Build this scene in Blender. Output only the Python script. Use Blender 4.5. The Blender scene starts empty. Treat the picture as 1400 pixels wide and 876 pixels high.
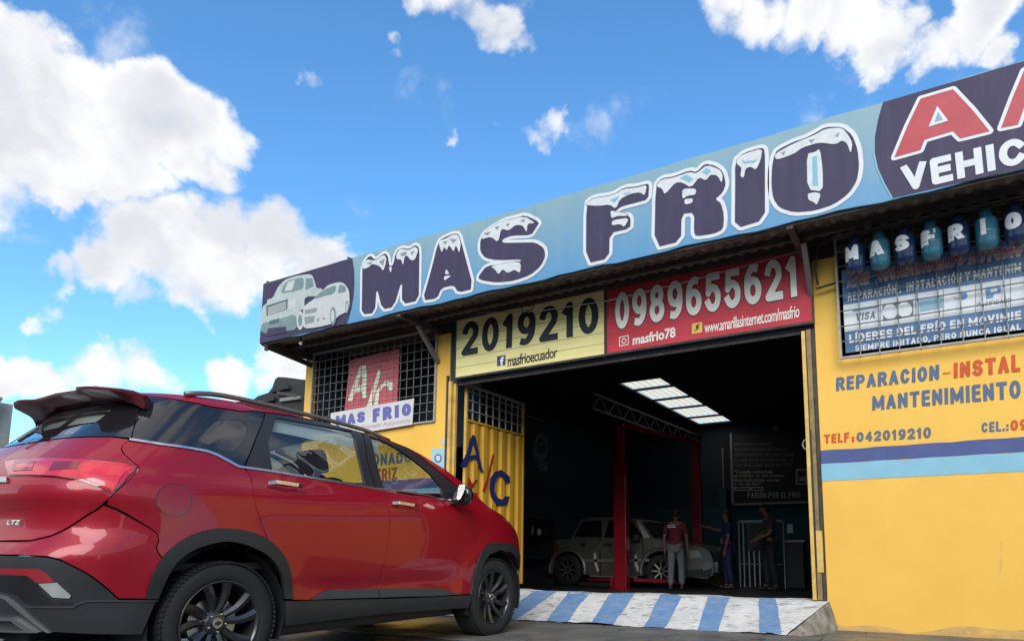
import bpy, bmesh, math, random
import numpy as np
from mathutils import Vector, Matrix
from mathutils.geometry import delaunay_2d_cdt
random.seed(7); rng = np.random.RandomState(3)
sc = bpy.context.scene
COL = sc.collection
R = math.radians
# ------------------------------------------------------------------ camera
CF, CCX, CCY, PITCH, YAW, CH = 912., 795., 636., R(7.43), R(28.6), 0.74
cam_d = bpy.data.cameras.new('camera'); cam = bpy.data.objects.new('camera', cam_d); COL.objects.link(cam)
cam.location = (0, 0, CH); cam.rotation_euler = (R(90) + PITCH, 0, YAW)
cam_d.sensor_width = 36; cam_d.lens = 36 * CF / 1400
cam_d.shift_x = (700 - CCX) / 1400; cam_d.shift_y = (CCY - 438) / 1400
cam_d.clip_start = 0.05; cam_d.clip_end = 3000
sc.camera = cam
FW = np.array([-math.sin(YAW)*math.cos(PITCH), math.cos(YAW)*math.cos(PITCH), math.sin(PITCH)])
RT = np.array([math.cos(YAW), math.sin(YAW), 0.]); UP = np.cross(RT, FW); C0 = np.array([0, 0, CH])
def ray(x, y): return FW + RT*((x-CCX)/CF) + UP*((CCY-y)/CF)
def at(x, y, ax, v):
    "surveyed point: where the sight line meets a real plane (ax = value)"
    d = ray(x, y); t = (v-C0[ax])/d[ax]; return C0 + d*t
# ------------------------------------------------------------------ world and sun
SUN_EL, SUN_AZ = R(30), R(158)        # azimuth from +Y (into the building) towards +X
sdir = Vector((math.sin(SUN_AZ)*math.cos(SUN_EL), math.cos(SUN_AZ)*math.cos(SUN_EL), math.sin(SUN_EL)))
sun_d = bpy.data.lights.new('sun', 'SUN'); sun_d.energy = 2.1; sun_d.angle = R(45); sun_d.color = (1, .96, .9)
sun = bpy.data.objects.new('sun', sun_d); COL.objects.link(sun)
sun.rotation_euler = sdir.to_track_quat('Z', 'Y').to_euler()
sc.view_settings.view_transform = 'Standard'; sc.view_settings.look = 'None'
sc.view_settings.exposure = 0.66; sc.view_settings.gamma = 1
sc.view_settings.use_curve_mapping = False
w = bpy.data.worlds.new('World'); sc.world = w; w.use_nodes = True
nt = w.node_tree; nt.nodes.clear()
def N(t, **k):
    n = nt.nodes.new(t)
    for a, b in k.items(): setattr(n, a, b)
    return n
def L(a, b): nt.links.new(a, b)
out = N('ShaderNodeOutputWorld'); bg = N('ShaderNodeBackground'); bg.inputs[1].default_value = 0.11
sky = N('ShaderNodeTexSky', sky_type='NISHITA'); sky.sun_disc = False; sky.sun_elevation = SUN_EL
sky.sun_rotation = SUN_AZ; sky.air_density = 1.0; sky.dust_density = .4; sky.ozone_density = 2.2; sky.altitude = 30
hs = N('ShaderNodeHueSaturation'); hs.inputs['Saturation'].default_value = 1.16; hs.inputs['Value'].default_value = 1.52
L(sky.outputs[0], hs.inputs['Color'])
geo = N('ShaderNodeTexCoord'); nrm = N('ShaderNodeVectorMath', operation='NORMALIZE'); L(geo.outputs['Generated'], nrm.inputs[0])
D = nrm.outputs[0]
wn_ = N('ShaderNodeTexNoise'); wn_.inputs['Scale'].default_value = 6; wn_.inputs['Detail'].default_value = 9; wn_.inputs['Roughness'].default_value = .62; L(D, wn_.inputs['Vector'])
wo = N('ShaderNodeVectorMath', operation='MULTIPLY_ADD'); wo.inputs[1].default_value = (.17, .17, .17); wo.inputs[2].default_value = (-.085, -.085, -.085); L(wn_.outputs['Color'], wo.inputs[0])
wa = N('ShaderNodeVectorMath', operation='ADD'); L(D, wa.inputs[0]); L(wo.outputs[0], wa.inputs[1]); wz = N('ShaderNodeVectorMath', operation='NORMALIZE'); L(wa.outputs[0], wz.inputs[0]); DW = wz.outputs[0]
blobs = [(60,150,108),(0,80,105),(-40,180,110),(130,190,92),(215,160,68),(262,182,58),(305,200,38),(50,225,62),(160,235,66),(100,262,42),(20,15,38),(-90,150,150),(270,235,45),(60,40,40),(225,262,30),
 (150,362,52),(230,348,66),(305,340,64),(380,335,62),(440,345,50),(345,370,50),(270,380,50),(475,345,44),(505,352,34),(90,368,36),(50,368,24),(66,425,20),(85,400,26),(235,400,46),(330,392,46),(400,392,40),(262,445,18),(180,415,30),
 (60,518,42),(130,520,42),(190,526,36),(0,505,52),(312,508,42),(400,505,40),(590,-5,34),(640,8,34),(682,30,28),(704,52,15),(430,77,17),(412,80,10),(738,178,16),(728,196,13),(690,186,12),(632,207,10),(715,190,14),
 (985,-12,36),(1045,2,40),(1105,12,38),(1165,2,48),(1230,26,42),(1290,34,40),(1340,14,50),(1390,45,34),(1360,-30,60),(1310,60,22),(1200,52,16),(550,60,14),(1225,62,15),(1110,50,14)]
cur = None
blobs += [(Vector((-.93, -.12, .36)), .22, 0), (Vector((-.85, -.4, .42)), .30, 0)]  # clouds added left of the view so the car's rear glass reflects paler
for (x, y, r) in blobs:
    if r: c = Vector(ray(x, y)).normalized(); e = Vector(ray(x + r*.93, y)).normalized()
    else: c = x.normalized(); e = (c+Vector((0, 0, 1)).cross(c)*y).normalized(); r = 100
    d = N('ShaderNodeVectorMath', operation='DOT_PRODUCT'); L(DW, d.inputs[0]); d.inputs[1].default_value = c
    m = N('ShaderNodeMapRange'); m.inputs[1].default_value = 1-(1-c.dot(e))*2.1; m.inputs[2].default_value = 1
    m.inputs[3].default_value = 0; m.inputs[4].default_value = min(1.15, .31+r/82); L(d.outputs['Value'], m.inputs[0])
    if cur is None: cur = m.outputs[0]
    else:
        mx = N('ShaderNodeMath', operation='SMOOTH_MAX'); mx.inputs[2].default_value = .18; L(cur, mx.inputs[0]); L(m.outputs[0], mx.inputs[1]); cur = mx.outputs[0]
# general clouds elsewhere on the sky dome
n0 = N('ShaderNodeTexNoise'); n0.inputs['Scale'].default_value = 2.2; n0.inputs['Detail'].default_value = 3; L(D, n0.inputs['Vector'])
side = N('ShaderNodeVectorMath', operation='DOT_PRODUCT'); L(D, side.inputs[0]); side.inputs[1].default_value = Vector(ray(700, 300)).normalized()
sm = N('ShaderNodeMapRange'); sm.inputs[1].default_value = .60; sm.inputs[2].default_value = .42; L(side.outputs['Value'], sm.inputs[0])
gm = N('ShaderNodeMapRange'); gm.inputs[1].default_value = .42; gm.inputs[2].default_value = .62; L(n0.outputs['Fac'], gm.inputs[0])
gg = N('ShaderNodeMath', operation='MULTIPLY'); L(sm.outputs[0], gg.inputs[0]); L(gm.outputs[0], gg.inputs[1])
ga = N('ShaderNodeMath', operation='MAXIMUM'); L(cur, ga.inputs[0]); L(gg.outputs[0], ga.inputs[1])
n1 = N('ShaderNodeTexNoise'); n1.inputs['Scale'].default_value = 7.5; n1.inputs['Detail'].default_value = 10; n1.inputs['Roughness'].default_value = .6; n1.inputs['Distortion'].default_value = .25; L(D, n1.inputs['Vector'])
s1 = N('ShaderNodeMath', operation='MULTIPLY_ADD'); s1.inputs[1].default_value = 1.9; s1.inputs[2].default_value = -.95; L(n1.outputs['Fac'], s1.inputs[0])
gx = N('ShaderNodeMath', operation='MULTIPLY_ADD'); gx.inputs[1].default_value = 1.25; L(ga.outputs[0], gx.inputs[0]); L(s1.outputs[0], gx.inputs[2])
ad = gx
cm = N('ShaderNodeMapRange', interpolation_type='SMOOTHSTEP'); cm.inputs[1].default_value = .34; cm.inputs[2].default_value = .95; L(ad.outputs[0], cm.inputs[0])
n2 = N('ShaderNodeTexNoise'); n2.inputs['Scale'].default_value = 4.2; n2.inputs['Detail'].default_value = 5; L(D, n2.inputs['Vector'])
cr = N('ShaderNodeMapRange'); cr.inputs[1].default_value = .38; cr.inputs[2].default_value = .56; cr.inputs[3].default_value = 1; cr.inputs[4].default_value = 0; L(n2.outputs['Fac'], cr.inputs[0])
core = N('ShaderNodeMapRange', interpolation_type='SMOOTHSTEP'); core.inputs[1].default_value = .75; core.inputs[2].default_value = 1.5; L(ad.outputs[0], core.inputs[0])
cq = N('ShaderNodeMath', operation='MULTIPLY'); L(core.outputs[0], cq.inputs[0]); L(cr.outputs[0], cq.inputs[1]); cinv = N('ShaderNodeMath', operation='SUBTRACT'); cinv.inputs[0].default_value = 1; L(cq.outputs[0], cinv.inputs[1])
up_ = N('ShaderNodeVectorMath', operation='ADD'); up_.inputs[1].default_value = (-.01, 0, .035); L(D, up_.inputs[0])
n1b = N('ShaderNodeTexNoise'); n1b.inputs['Scale'].default_value = 7.5; n1b.inputs['Detail'].default_value = 5; n1b.inputs['Roughness'].default_value = .55; n1b.inputs['Distortion'].default_value = .25; L(up_.outputs[0], n1b.inputs['Vector'])
n1c = N('ShaderNodeTexNoise'); n1c.inputs['Scale'].default_value = 7.5; n1c.inputs['Detail'].default_value = 5; n1c.inputs['Roughness'].default_value = .55; n1c.inputs['Distortion'].default_value = .25; L(D, n1c.inputs['Vector'])
df = N('ShaderNodeMath', operation='SUBTRACT'); L(n1c.outputs['Fac'], df.inputs[0]); L(n1b.outputs['Fac'], df.inputs[1])
dr = N('ShaderNodeMapRange'); dr.inputs[1].default_value = -.10; dr.inputs[2].default_value = .06; dr.inputs[3].default_value = .45; dr.inputs[4].default_value = 1; L(df.outputs[0], dr.inputs[0])
cf = N('ShaderNodeMath', operation='MULTIPLY'); L(dr.outputs[0], cf.inputs[0]); L(cinv.outputs[0], cf.inputs[1])
cc = N('ShaderNodeMix', data_type='RGBA'); cc.inputs[6].default_value = (3.7, 3.9, 4.4, 1); cc.inputs[7].default_value = (5.9, 5.95, 6.0, 1); L(cf.outputs[0], cc.inputs[0])
mixc = N('ShaderNodeMix', data_type='RGBA'); L(cm.outputs[0], mixc.inputs[0]); tn = N('ShaderNodeMix', data_type='RGBA', blend_type='MULTIPLY'); tn.inputs[0].default_value = 1; tn.inputs[7].default_value = (.78, 1.0, 1.07, 1); L(hs.outputs[0], tn.inputs[6]); L(tn.outputs[2], mixc.inputs[6]); L(cc.outputs[2], mixc.inputs[7])
L(mixc.outputs[2], bg.inputs[0]); L(bg.outputs[0], out.inputs[0])

# ------------------------------------------------------------------ materials
MATS = {}
def mat(name, col, rough=.6, metal=0, coat=0, var=0, vscale=3, bump=0, bscale=40, spec=None, col2=None, stretch=None, coatr=.03):
    if name in MATS: return MATS[name]
    m = bpy.data.materials.new(name); m.use_nodes = True; t = m.node_tree; b = t.nodes['Principled BSDF']
    b.inputs['Base Color'].default_value = (*col, 1); b.inputs['Roughness'].default_value = rough; b.inputs['Metallic'].default_value = metal
    b.inputs['Coat Weight'].default_value = coat; b.inputs['Coat Roughness'].default_value = coatr
    if spec is not None: b.inputs['Specular IOR Level'].default_value = spec
    tc = t.nodes.new('ShaderNodeTexCoord'); mp = t.nodes.new('ShaderNodeMapping'); t.links.new(tc.outputs['Object'], mp.inputs[0])
    if stretch: mp.inputs['Scale'].default_value = stretch
    if var or col2:
        n = t.nodes.new('ShaderNodeTexNoise'); n.inputs['Scale'].default_value = vscale; n.inputs['Detail'].default_value = 8; n.inputs['Roughness'].default_value = .65
        t.links.new(mp.outputs[0], n.inputs['Vector'])
        r = t.nodes.new('ShaderNodeMapRange'); r.inputs[1].default_value = .3; r.inputs[2].default_value = .7; t.links.new(n.outputs['Fac'], r.inputs[0])
        mx = t.nodes.new('ShaderNodeMix'); mx.data_type = 'RGBA'; t.links.new(r.outputs[0], mx.inputs[0])
        c2 = col2 or tuple(c*(1-var) for c in col); mx.inputs[6].default_value = (*c2, 1); mx.inputs[7].default_value = (*col, 1)
        t.links.new(mx.outputs[2], b.inputs['Base Color'])
        r2 = t.nodes.new('ShaderNodeMapRange'); r2.inputs[3].default_value = min(1, rough*1.15); r2.inputs[4].default_value = rough*.85
        t.links.new(n.outputs['Fac'], r2.inputs[0]); t.links.new(r2.outputs[0], b.inputs['Roughness'])
    if bump:
        n = t.nodes.new('ShaderNodeTexNoise'); n.inputs['Scale'].default_value = bscale; n.inputs['Detail'].default_value = 6
        t.links.new(mp.outputs[0], n.inputs['Vector']); bp = t.nodes.new('ShaderNodeBump'); bp.inputs['Strength'].default_value = bump; bp.inputs['Distance'].default_value = .01
        t.links.new(n.outputs['Fac'], bp.inputs['Height']); t.links.new(bp.outputs[0], b.inputs['Normal'])
    MATS[name] = m; return m
def glass(name, tint, tr=.85, rough=.0):
    m = bpy.data.materials.new(name); m.use_nodes = True; t = m.node_tree; t.nodes.clear()
    o = t.nodes.new('ShaderNodeOutputMaterial'); a = t.nodes.new('ShaderNodeBsdfTransparent'); a.inputs[0].default_value = (*[c*tr for c in tint], 1)
    g = t.nodes.new('ShaderNodeBsdfGlossy'); g.inputs['Roughness'].default_value = rough; g.inputs[0].default_value = (1, 1, 1, 1)
    f = t.nodes.new('ShaderNodeFresnel'); gi = t.nodes.new('ShaderNodeNewGeometry'); mi = t.nodes.new('ShaderNodeMath'); mi.operation = 'MULTIPLY_ADD'; mi.inputs[1].default_value = 1/1.5-1.5; mi.inputs[2].default_value = 1.5; t.links.new(gi.outputs['Backfacing'], mi.inputs[0]); t.links.new(mi.outputs[0], f.inputs[0])
    mm = t.nodes.new('ShaderNodeMath'); mm.operation = 'MULTIPLY_ADD'; mm.inputs[1].default_value = 1.8; mm.inputs[2].default_value = .02; mm.use_clamp = True
    s = t.nodes.new('ShaderNodeMixShader'); t.links.new(f.outputs[0], mm.inputs[0]); t.links.new(mm.outputs[0], s.inputs[0]); t.links.new(a.outputs[0], s.inputs[1]); t.links.new(g.outputs[0], s.inputs[2]); t.links.new(s.outputs[0], o.inputs[0])
    MATS[name] = m; return m
# ------------------------------------------------------------------ object helpers
ORG = {}
def tag(o, label=None, cat=None, group=None, kind=None):
    if label: o['label'] = label
    if cat: o['category'] = cat
    if group: o['group'] = group
    if kind: o['kind'] = kind
    return o
def thing(name, label, cat, loc=(0, 0, 0), rz=0, group=None):
    o = bpy.data.objects.new(name, None); o.empty_display_size = .2; COL.objects.link(o)
    o.location = loc; o.rotation_euler = (0, 0, rz); ORG[o.name] = Vector(loc) if rz == 0 else Vector((0, 0, 0))
    return tag(o, label, cat, group)
def link(name, me, parent=None, m=None):
    if m is not None and not me.materials: me.materials.append(m)
    o = bpy.data.objects.new(name, me); COL.objects.link(o)
    if parent is not None: o.parent = parent; ORG[o.name] = Vector((0, 0, 0))
    return o
def root_org(p):
    while p is not None and p.parent is not None: p = p.parent
    return ORG.get(p.name, Vector((0, 0, 0))) if p is not None else Vector((0, 0, 0))
def mesh(name, V, F, m, parent=None, smooth=False, world=True):
    me = bpy.data.meshes.new(name)
    o = root_org(parent) if world else Vector((0, 0, 0))
    me.from_pydata([(v[0]-o[0], v[1]-o[1], v[2]-o[2]) for v in V], [], [tuple(int(i) for i in f) for f in F]); 
    if smooth: me.polygons.foreach_set('use_smooth', [True]*len(me.polygons))
    me.update()
    return link(name, me, parent, m)
class MB:
    def __init__(s): s.V = []; s.F = []
    def add(s, V, F):
        n = len(s.V); s.V += [tuple(v) for v in V]; s.F += [tuple(i+n for i in f) for f in F]; return s
    def box(s, x0, x1, y0, y1, z0, z1, c=0):
        if x0 > x1: x0, x1 = x1, x0
        if y0 > y1: y0, y1 = y1, y0
        if z0 > z1: z0, z1 = z1, z0
        if c <= 0:
            V = [(x, y, z) for z in (z0, z1) for y in (y0, y1) for x in (x0, x1)]
            return s.add(V, [(0,2,3,1),(4,5,7,6),(0,1,5,4),(2,6,7,3),(0,4,6,2),(1,3,7,5)])
        bm = bmesh.new(); r = bmesh.ops.create_cube(bm, size=1)
        for v in bm.verts: v.co = ((x0+x1)/2+v.co.x*(x1-x0), (y0+y1)/2+v.co.y*(y1-y0), (z0+z1)/2+v.co.z*(z1-z0))
        c = min(c, .45*min(x1-x0, y1-y0, z1-z0))
        bmesh.ops.bevel(bm, geom=list(bm.edges), offset=c, segments=2, affect='EDGES', profile=.6)
        bm.verts.ensure_lookup_table(); V = [tuple(v.co) for v in bm.verts]; F = [[v.index for v in f.verts] for f in bm.faces]; bm.free(); return s.add(V, F)
    def tube(s, pts, r, n=8, cap=True):
        pts = [Vector(p) for p in pts]; rs = r if isinstance(r, (list, tuple)) else [r]*len(pts)
        V = []; F = []; ref = None
        for i, p in enumerate(pts):
            d = (pts[min(i+1, len(pts)-1)]-pts[max(i-1, 0)]).normalized()
            if ref is None: ref = Vector((0, 0, 1)) if abs(d.z) < .9 else Vector((1, 0, 0))
            a = d.cross(ref).normalized(); b = a.cross(d).normalized(); ref = b
            for k in range(n):
                t = 2*math.pi*k/n; V.append(tuple(p+a*(rs[i]*math.cos(t))+b*(rs[i]*math.sin(t))))
        for i in range(len(pts)-1):
            for k in range(n): F.append((i*n+k, i*n+(k+1)%n, (i+1)*n+(k+1)%n, (i+1)*n+k))
        if cap: F.append(tuple(range(n-1, -1, -1))); F.append(tuple((len(pts)-1)*n+k for k in range(n)))
        return s.add(V, F)
    def beam(s, a, b, w, h):
        a, b = Vector(a), Vector(b); d = (b-a).normalized(); ref = Vector((0, 0, 1)) if abs(d.z) < .9 else Vector((0, 1, 0))
        x = d.cross(ref).normalized()*w/2; y = x.cross(d).normalized()*h/2
        V = [p+sx*x+sy*y for p in (a, b) for sx, sy in ((-1,-1),(1,-1),(1,1),(-1,1))]
        return s.add(V, [(0,1,2,3),(7,6,5,4),(0,4,5,1),(1,5,6,2),(2,6,7,3),(3,7,4,0)])
    def lathe(s, prof, n=32, c=(0, 0, 0), axis='z'):
        V = []; F = []
        for (r, h) in prof:
            for k in range(n):
                t = 2*math.pi*k/n; a, b = r*math.cos(t), r*math.sin(t)
                V.append((c[0]+a, c[1]+b, c[2]+h) if axis == 'z' else (c[0]+h, c[1]+a, c[2]+b))
        for i in range(len(prof)-1):
            for k in range(n): F.append((i*n+k, i*n+(k+1)%n, (i+1)*n+(k+1)%n, (i+1)*n+k))
        return s.add(V, F)
    def build(s, name, m, parent=None, smooth=False, world=True): return mesh(name, s.V, s.F, m, parent, smooth, world)
def inside(P, poly):
    poly = np.asarray(poly); x, y = P[:, 0], P[:, 1]; c = np.zeros(len(P), bool); n = len(poly)
    for i in range(n):
        x1, y1 = poly[i]; x2, y2 = poly[(i+1) % n]
        if y1 == y2: continue
        m = ((y1 > y) != (y2 > y)) & (x < (x2-x1)*(y-y1)/(y2-y1)+x1); c ^= m
    return c
def fill(outer, holes=(), extra=None):
    V = [Vector(p) for p in outer]; E = [(i, (i+1) % len(outer)) for i in range(len(outer))]
    for h in holes:
        n = len(V); V += [Vector(p) for p in h]; E += [(n+i, n+(i+1) % len(h)) for i in range(len(h))]
    if extra is not None: V += [Vector(p) for p in extra]
    r = delaunay_2d_cdt(V, E, [], 0, 1e-6); v, f = r[0], r[2]
    P = np.array([tuple(p) for p in v]); Fa = np.array([tuple(t) for t in f]); c = P[Fa].mean(1)
    k = inside(c, outer)
    for h in holes: k &= ~inside(c, h)
    return P, Fa[k]
def slab(outer, holes, y0, y1, mb=None):
    "polygon in the XZ plane given depth in Y"
    mb = mb or MB(); P, F = fill(outer, holes); n = len(P)
    V = [(p[0], y0, p[1]) for p in P]+[(p[0], y1, p[1]) for p in P]; FF = []
    for t in F:
        a, b, c = P[t[0]], P[t[1]], P[t[2]]; ccw = (b[0]-a[0])*(c[1]-a[1])-(b[1]-a[1])*(c[0]-a[0]) > 0
        t = tuple(int(q) for q in (t if ccw else t[::-1])); FF.append(t); FF.append(tuple(q+n for q in t[::-1]))
    mb.add(V, FF)
    for lp, sgn in [(outer, 1)]+[(h, -1) for h in holes]:
        ar = sum(lp[i][0]*lp[(i+1) % len(lp)][1]-lp[(i+1) % len(lp)][0]*lp[i][1] for i in range(len(lp)))
        l = list(lp) if ar*sgn > 0 else list(lp)[::-1]
        for i in range(len(l)):
            a, b = l[i], l[(i+1) % len(l)]
            mb.add([(a[0], y0, a[1]), (b[0], y0, b[1]), (b[0], y1, b[1]), (a[0], y1, a[1])], [(0, 3, 2, 1)])
    return mb
def flat(polys, Y, mb=None, px=True):
    "print on a board: filled polygons on the plane Y"
    mb = mb or MB()
    for pl in polys:
        q = [at(x, y, 1, Y)[[0, 2]] for x, y in pl] if px else pl
        P, F = fill(q); V = [(p[0], Y, p[1]) for p in P]; FF = []
        for t in F:
            a, b, c = P[t[0]], P[t[1]], P[t[2]]; ccw = (b[0]-a[0])*(c[1]-a[1])-(b[1]-a[1])*(c[0]-a[0]) > 0
            FF.append(tuple(int(k) for k in (t if ccw else t[::-1])))
        mb.add(V, FF)
    return mb
def smoothpoly(p, it=1):
    for _ in range(it):
        q = []
        for i in range(len(p)):
            a, b = p[i], p[(i+1) % len(p)]; q += [(a[0]*.8+b[0]*.2, a[1]*.8+b[1]*.2), (a[0]*.2+b[0]*.8, a[1]*.2+b[1]*.8)]
        p = q
    return p
def ribbon(poly, wd, Y, mb=None, closed=True):
    "painted line of width wd along a polygon (world x,z)"
    mb = mb or MB(); V = []; F = []; n = len(poly); r = wd/2
    for i in range(n if closed else n-1):
        a, b = np.array(poly[i]), np.array(poly[(i+1) % n]); d = b-a; l = np.hypot(*d)
        if l < 1e-5: continue
        d /= l; nn = np.array([-d[1], d[0]])*r; k = len(V); V += [a-nn, b-nn, b+nn, a+nn]; F.append([k, k+1, k+2, k+3])
    for a in poly:
        k = len(V); V += [np.array(a)+r*np.array([math.cos(t), math.sin(t)]) for t in np.linspace(0, 2*math.pi, 11)[:-1]]; F.append(list(range(k, k+10)))
    res = delaunay_2d_cdt([Vector(v) for v in V], [], F, 1, 1e-6)
    mb.add([(v[0], Y, v[1]) for v in res[0]], [tuple(f) for f, o_ in zip(res[2], res[5]) if len(o_)]); return mb
TXT = {}
def text_geo(s, off=0.0, sp=1.0):
    k = (s, off, sp)
    if k in TXT: return TXT[k]
    c = bpy.data.curves.new('t', 'FONT'); c.body = s; c.size = 1; c.offset = off; c.space_character = sp; c.resolution_u = 3
    o = bpy.data.objects.new('t', c); COL.objects.link(o); bpy.context.view_layer.update()
    me = bpy.data.meshes.new_from_object(o.evaluated_get(bpy.context.evaluated_depsgraph_get()))
    V = np.array([tuple(v.co) for v in me.vertices]); F = [tuple(p.vertices) for p in me.polygons]
    bpy.data.objects.remove(o); bpy.data.curves.remove(c); bpy.data.meshes.remove(me)
    TXT[k] = (V, F); return V, F
def text_quad(s, tl, tr, br, bl, off=.02, sp=1.0, grow=0.0, ref=None):
    "text fitted in a world quad; returns V,F"
    V, F = text_geo(s, off, sp); V0, _ = text_geo(s, ref if ref is not None else off, sp)
    lo, hi = V0.min(0), V0.max(0); u = (V[:, 0]-lo[0])/(hi[0]-lo[0]); v = (V[:, 1]-lo[1])/(hi[1]-lo[1])
    tl, tr, br, bl = map(np.asarray, (tl, tr, br, bl))
    P = [(bl*(1-a)*(1-b)+br*a*(1-b)+tr*a*b+tl*(1-a)*b) for a, b in zip(u, v)]
    return P, F
def text_px(s, tl, tr, br, bl, Y, off=.02, sp=1.0, mb=None, ref=None):
    q = [at(p[0], p[1], 1, Y) for p in (tl, tr, br, bl)]; mb = mb or MB(); V, F = text_quad(s, *q, off=off, sp=sp, ref=ref); return mb.add(V, F)
def _arc(cx, cy, rx, ry, a0, a1, n=12): return [(cx+rx*math.cos(math.radians(a0+(a1-a0)*i/n)), cy+ry*math.sin(math.radians(a0+(a1-a0)*i/n))) for i in range(n+1)]
GLY = {'A': [[(0,0),(.5,1),(1,0)],[(.2,.3),(.8,.3)]], 'B': [[(0,0),(0,1),(.55,1)]+_arc(.55,.77,.4,.23,90,-90)+[(0,.54)],[(.55,.54)]+_arc(.55,.27,.45,.27,90,-90)+[(0,0)]],
 'C': [_arc(.5,.5,.5,.5,38,322,20)], 'D': [[(0,0),(0,1),(.4,1)]+_arc(.4,.5,.6,.5,90,-90,16)+[(0,0)]], 'E': [[(1,1),(0,1),(0,0),(1,0)],[(0,.52),(.9,.52)]], 'F': [[(1,1),(0,1),(0,0)],[(0,.52),(.85,.52)]],
 'G': [_arc(.5,.5,.5,.5,40,350,20)+[(1,.42),(.6,.42)]], 'H': [[(0,0),(0,1)],[(1,0),(1,1)],[(0,.5),(1,.5)]], 'I': [[(.5,0),(.5,1)]], 'J': [[(1,1),(1,.3)]+_arc(.5,.3,.5,.3,0,-180)],
 'K': [[(0,0),(0,1)],[(1,1),(0,.4)],[(.35,.6),(1,0)]], 'L': [[(0,1),(0,0),(1,0)]], 'M': [[(0,0),(0,1),(.5,.15),(1,1),(1,0)]], 'N': [[(0,0),(0,1),(1,0),(1,1)]], 'O': [_arc(.5,.5,.5,.5,0,360,24)],
 'P': [[(0,0),(0,1),(.55,1)]+_arc(.55,.74,.45,.26,90,-90)+[(0,.48)]], 'Q': [_arc(.5,.5,.5,.5,0,360,24),[(.6,.3),(1,0)]], 'R': [[(0,0),(0,1),(.55,1)]+_arc(.55,.75,.42,.25,90,-90)+[(0,.5)],[(.55,.5),(1,0)]],
 'S': [_arc(.5,.75,.48,.25,25,270,14)+_arc(.5,.25,.5,.25,90,-155,14)], 'T': [[(0,1),(1,1)],[(.5,1),(.5,0)]], 'U': [[(0,1),(0,.35)]+_arc(.5,.35,.5,.35,180,360)+[(1,1)]], 'V': [[(0,1),(.5,0),(1,1)]], 'W': [[(0,1),(.25,0),(.5,.9),(.75,0),(1,1)]],
 'X': [[(0,0),(1,1)],[(0,1),(1,0)]], 'Y': [[(0,1),(.5,.5),(1,1)],[(.5,.5),(.5,0)]], 'Z': [[(0,1),(1,1),(0,0),(1,0)]],
 '0': [_arc(.5,.5,.5,.5,0,360,24)], '1': [[(.1,.80),(.75,1),(.75,0)]], '2': [_arc(.5,.70,.48,.30,165,-35,14)+[(0,0),(1,0)]], '3': [_arc(.5,.76,.45,.24,155,-90,12)+[(.4,.52)],[(.4,.52)]+_arc(.5,.26,.5,.26,90,-155,12)],
 '4': [[(.75,0),(.75,1),(0,.28),(1,.28)]], '5': [[(.92,1),(.15,1),(.08,.5)]+_arc(.48,.32,.5,.32,130,-155,14)], '6': [_arc(.5,.31,.5,.31,0,360,20),_arc(.6,.5,.6,.5,190,75,10)], '7': [[(0,1),(1,1),(.35,0)]],
 '8': [_arc(.5,.77,.43,.23,0,360,18),_arc(.5,.27,.5,.27,0,360,20)], '9': [_arc(.5,.69,.5,.31,0,360,20),_arc(.4,.5,.6,.5,10,-105,10)], '-': [[(0,.42),(1,.42)]], '.': [[(.5,0),(.5,.04)]], ':': [[(.5,0),(.5,.04)],[(.5,.5),(.5,.54)]], ',': [[(.5,.03),(.3,-.12)]], '"': [[(.2,1),(.2,.8)],[(.8,1),(.8,.8)]]}
for a_, b_ in (('Ó', 'O'), ('Í', 'I')): GLY[a_] = GLY[b_]+[[(.45,1.16),(.75,1.30)]]
GW = {'M': .80, 'W': .92, 'I': 0, '.': 0, ':': 0, ',': 0, 'Í': 0, '1': .40, '-': .36, 'E': .52, 'F': .50, 'L': .50, 'J': .5, '"': .3}
def stroke_geo(s, st=.2, ref=None, wf=1.0, gap=.13):
    ref = ref or st; V = []; F = []; x = 0; h = ref/2; r = st/2
    for ch in s:
        if ch == ' ': x += .30; continue
        w = max(ref, GW.get(ch, .62)*wf)
        for pl in GLY[ch]:
            q = [np.array([x+h+px*(w-ref) if w > ref else x+h+(px-.5)*.3, h+py*(1-ref)]) for px, py in pl]; d = [q[0]]
            for a, b in zip(q[:-1], q[1:]):
                n = max(1, int(np.hypot(*(b-a))/.14)); d += [a+(b-a)*k/n for k in range(1, n+1)]
            closed = np.hypot(*(d[0]-d[-1])) < 1e-6
            for i in range(len(d)-1):
                a, b = d[i], d[i+1]; l = np.hypot(*(b-a))
                if l < 1e-6: continue
                t = (b-a)/l; nn = np.array([-t[1], t[0]])*r; e0 = (t*r*.98 if i == 0 and not closed else 0); e1 = (t*r*.98 if i == len(d)-2 and not closed else 0)
                k = len(V); V += [a-e0-nn, b+e1-nn, b+e1+nn, a-e0+nn]; F.append([k, k+1, k+2, k+3])
            for i in range(0 if closed else 1, len(d)-1):
                k = len(V); V += [d[i]+r*np.array([math.cos(t), math.sin(t)]) for t in np.linspace(.2, .2+2*math.pi, 11)[:-1]]; F.append(list(range(k, k+10)))
        x += w+gap
    e = (st-ref)/2
    V = [(v[0], min(v[1], 1+e) if v[1] < 1.05+e or 1 else v[1]) if not any(c in s for c in 'ÓÍ') else (v[0], v[1]) for v in V]
    V = [(a, max(b, -e) if ',' not in s else b) for a, b in V]
    res = delaunay_2d_cdt([Vector(v) for v in V], [], F, 1, 1e-5)
    return np.array([(v[0], v[1]) for v in res[0]]), [tuple(f) for f, o in zip(res[2], res[5]) if len(o)], x-gap
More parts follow.
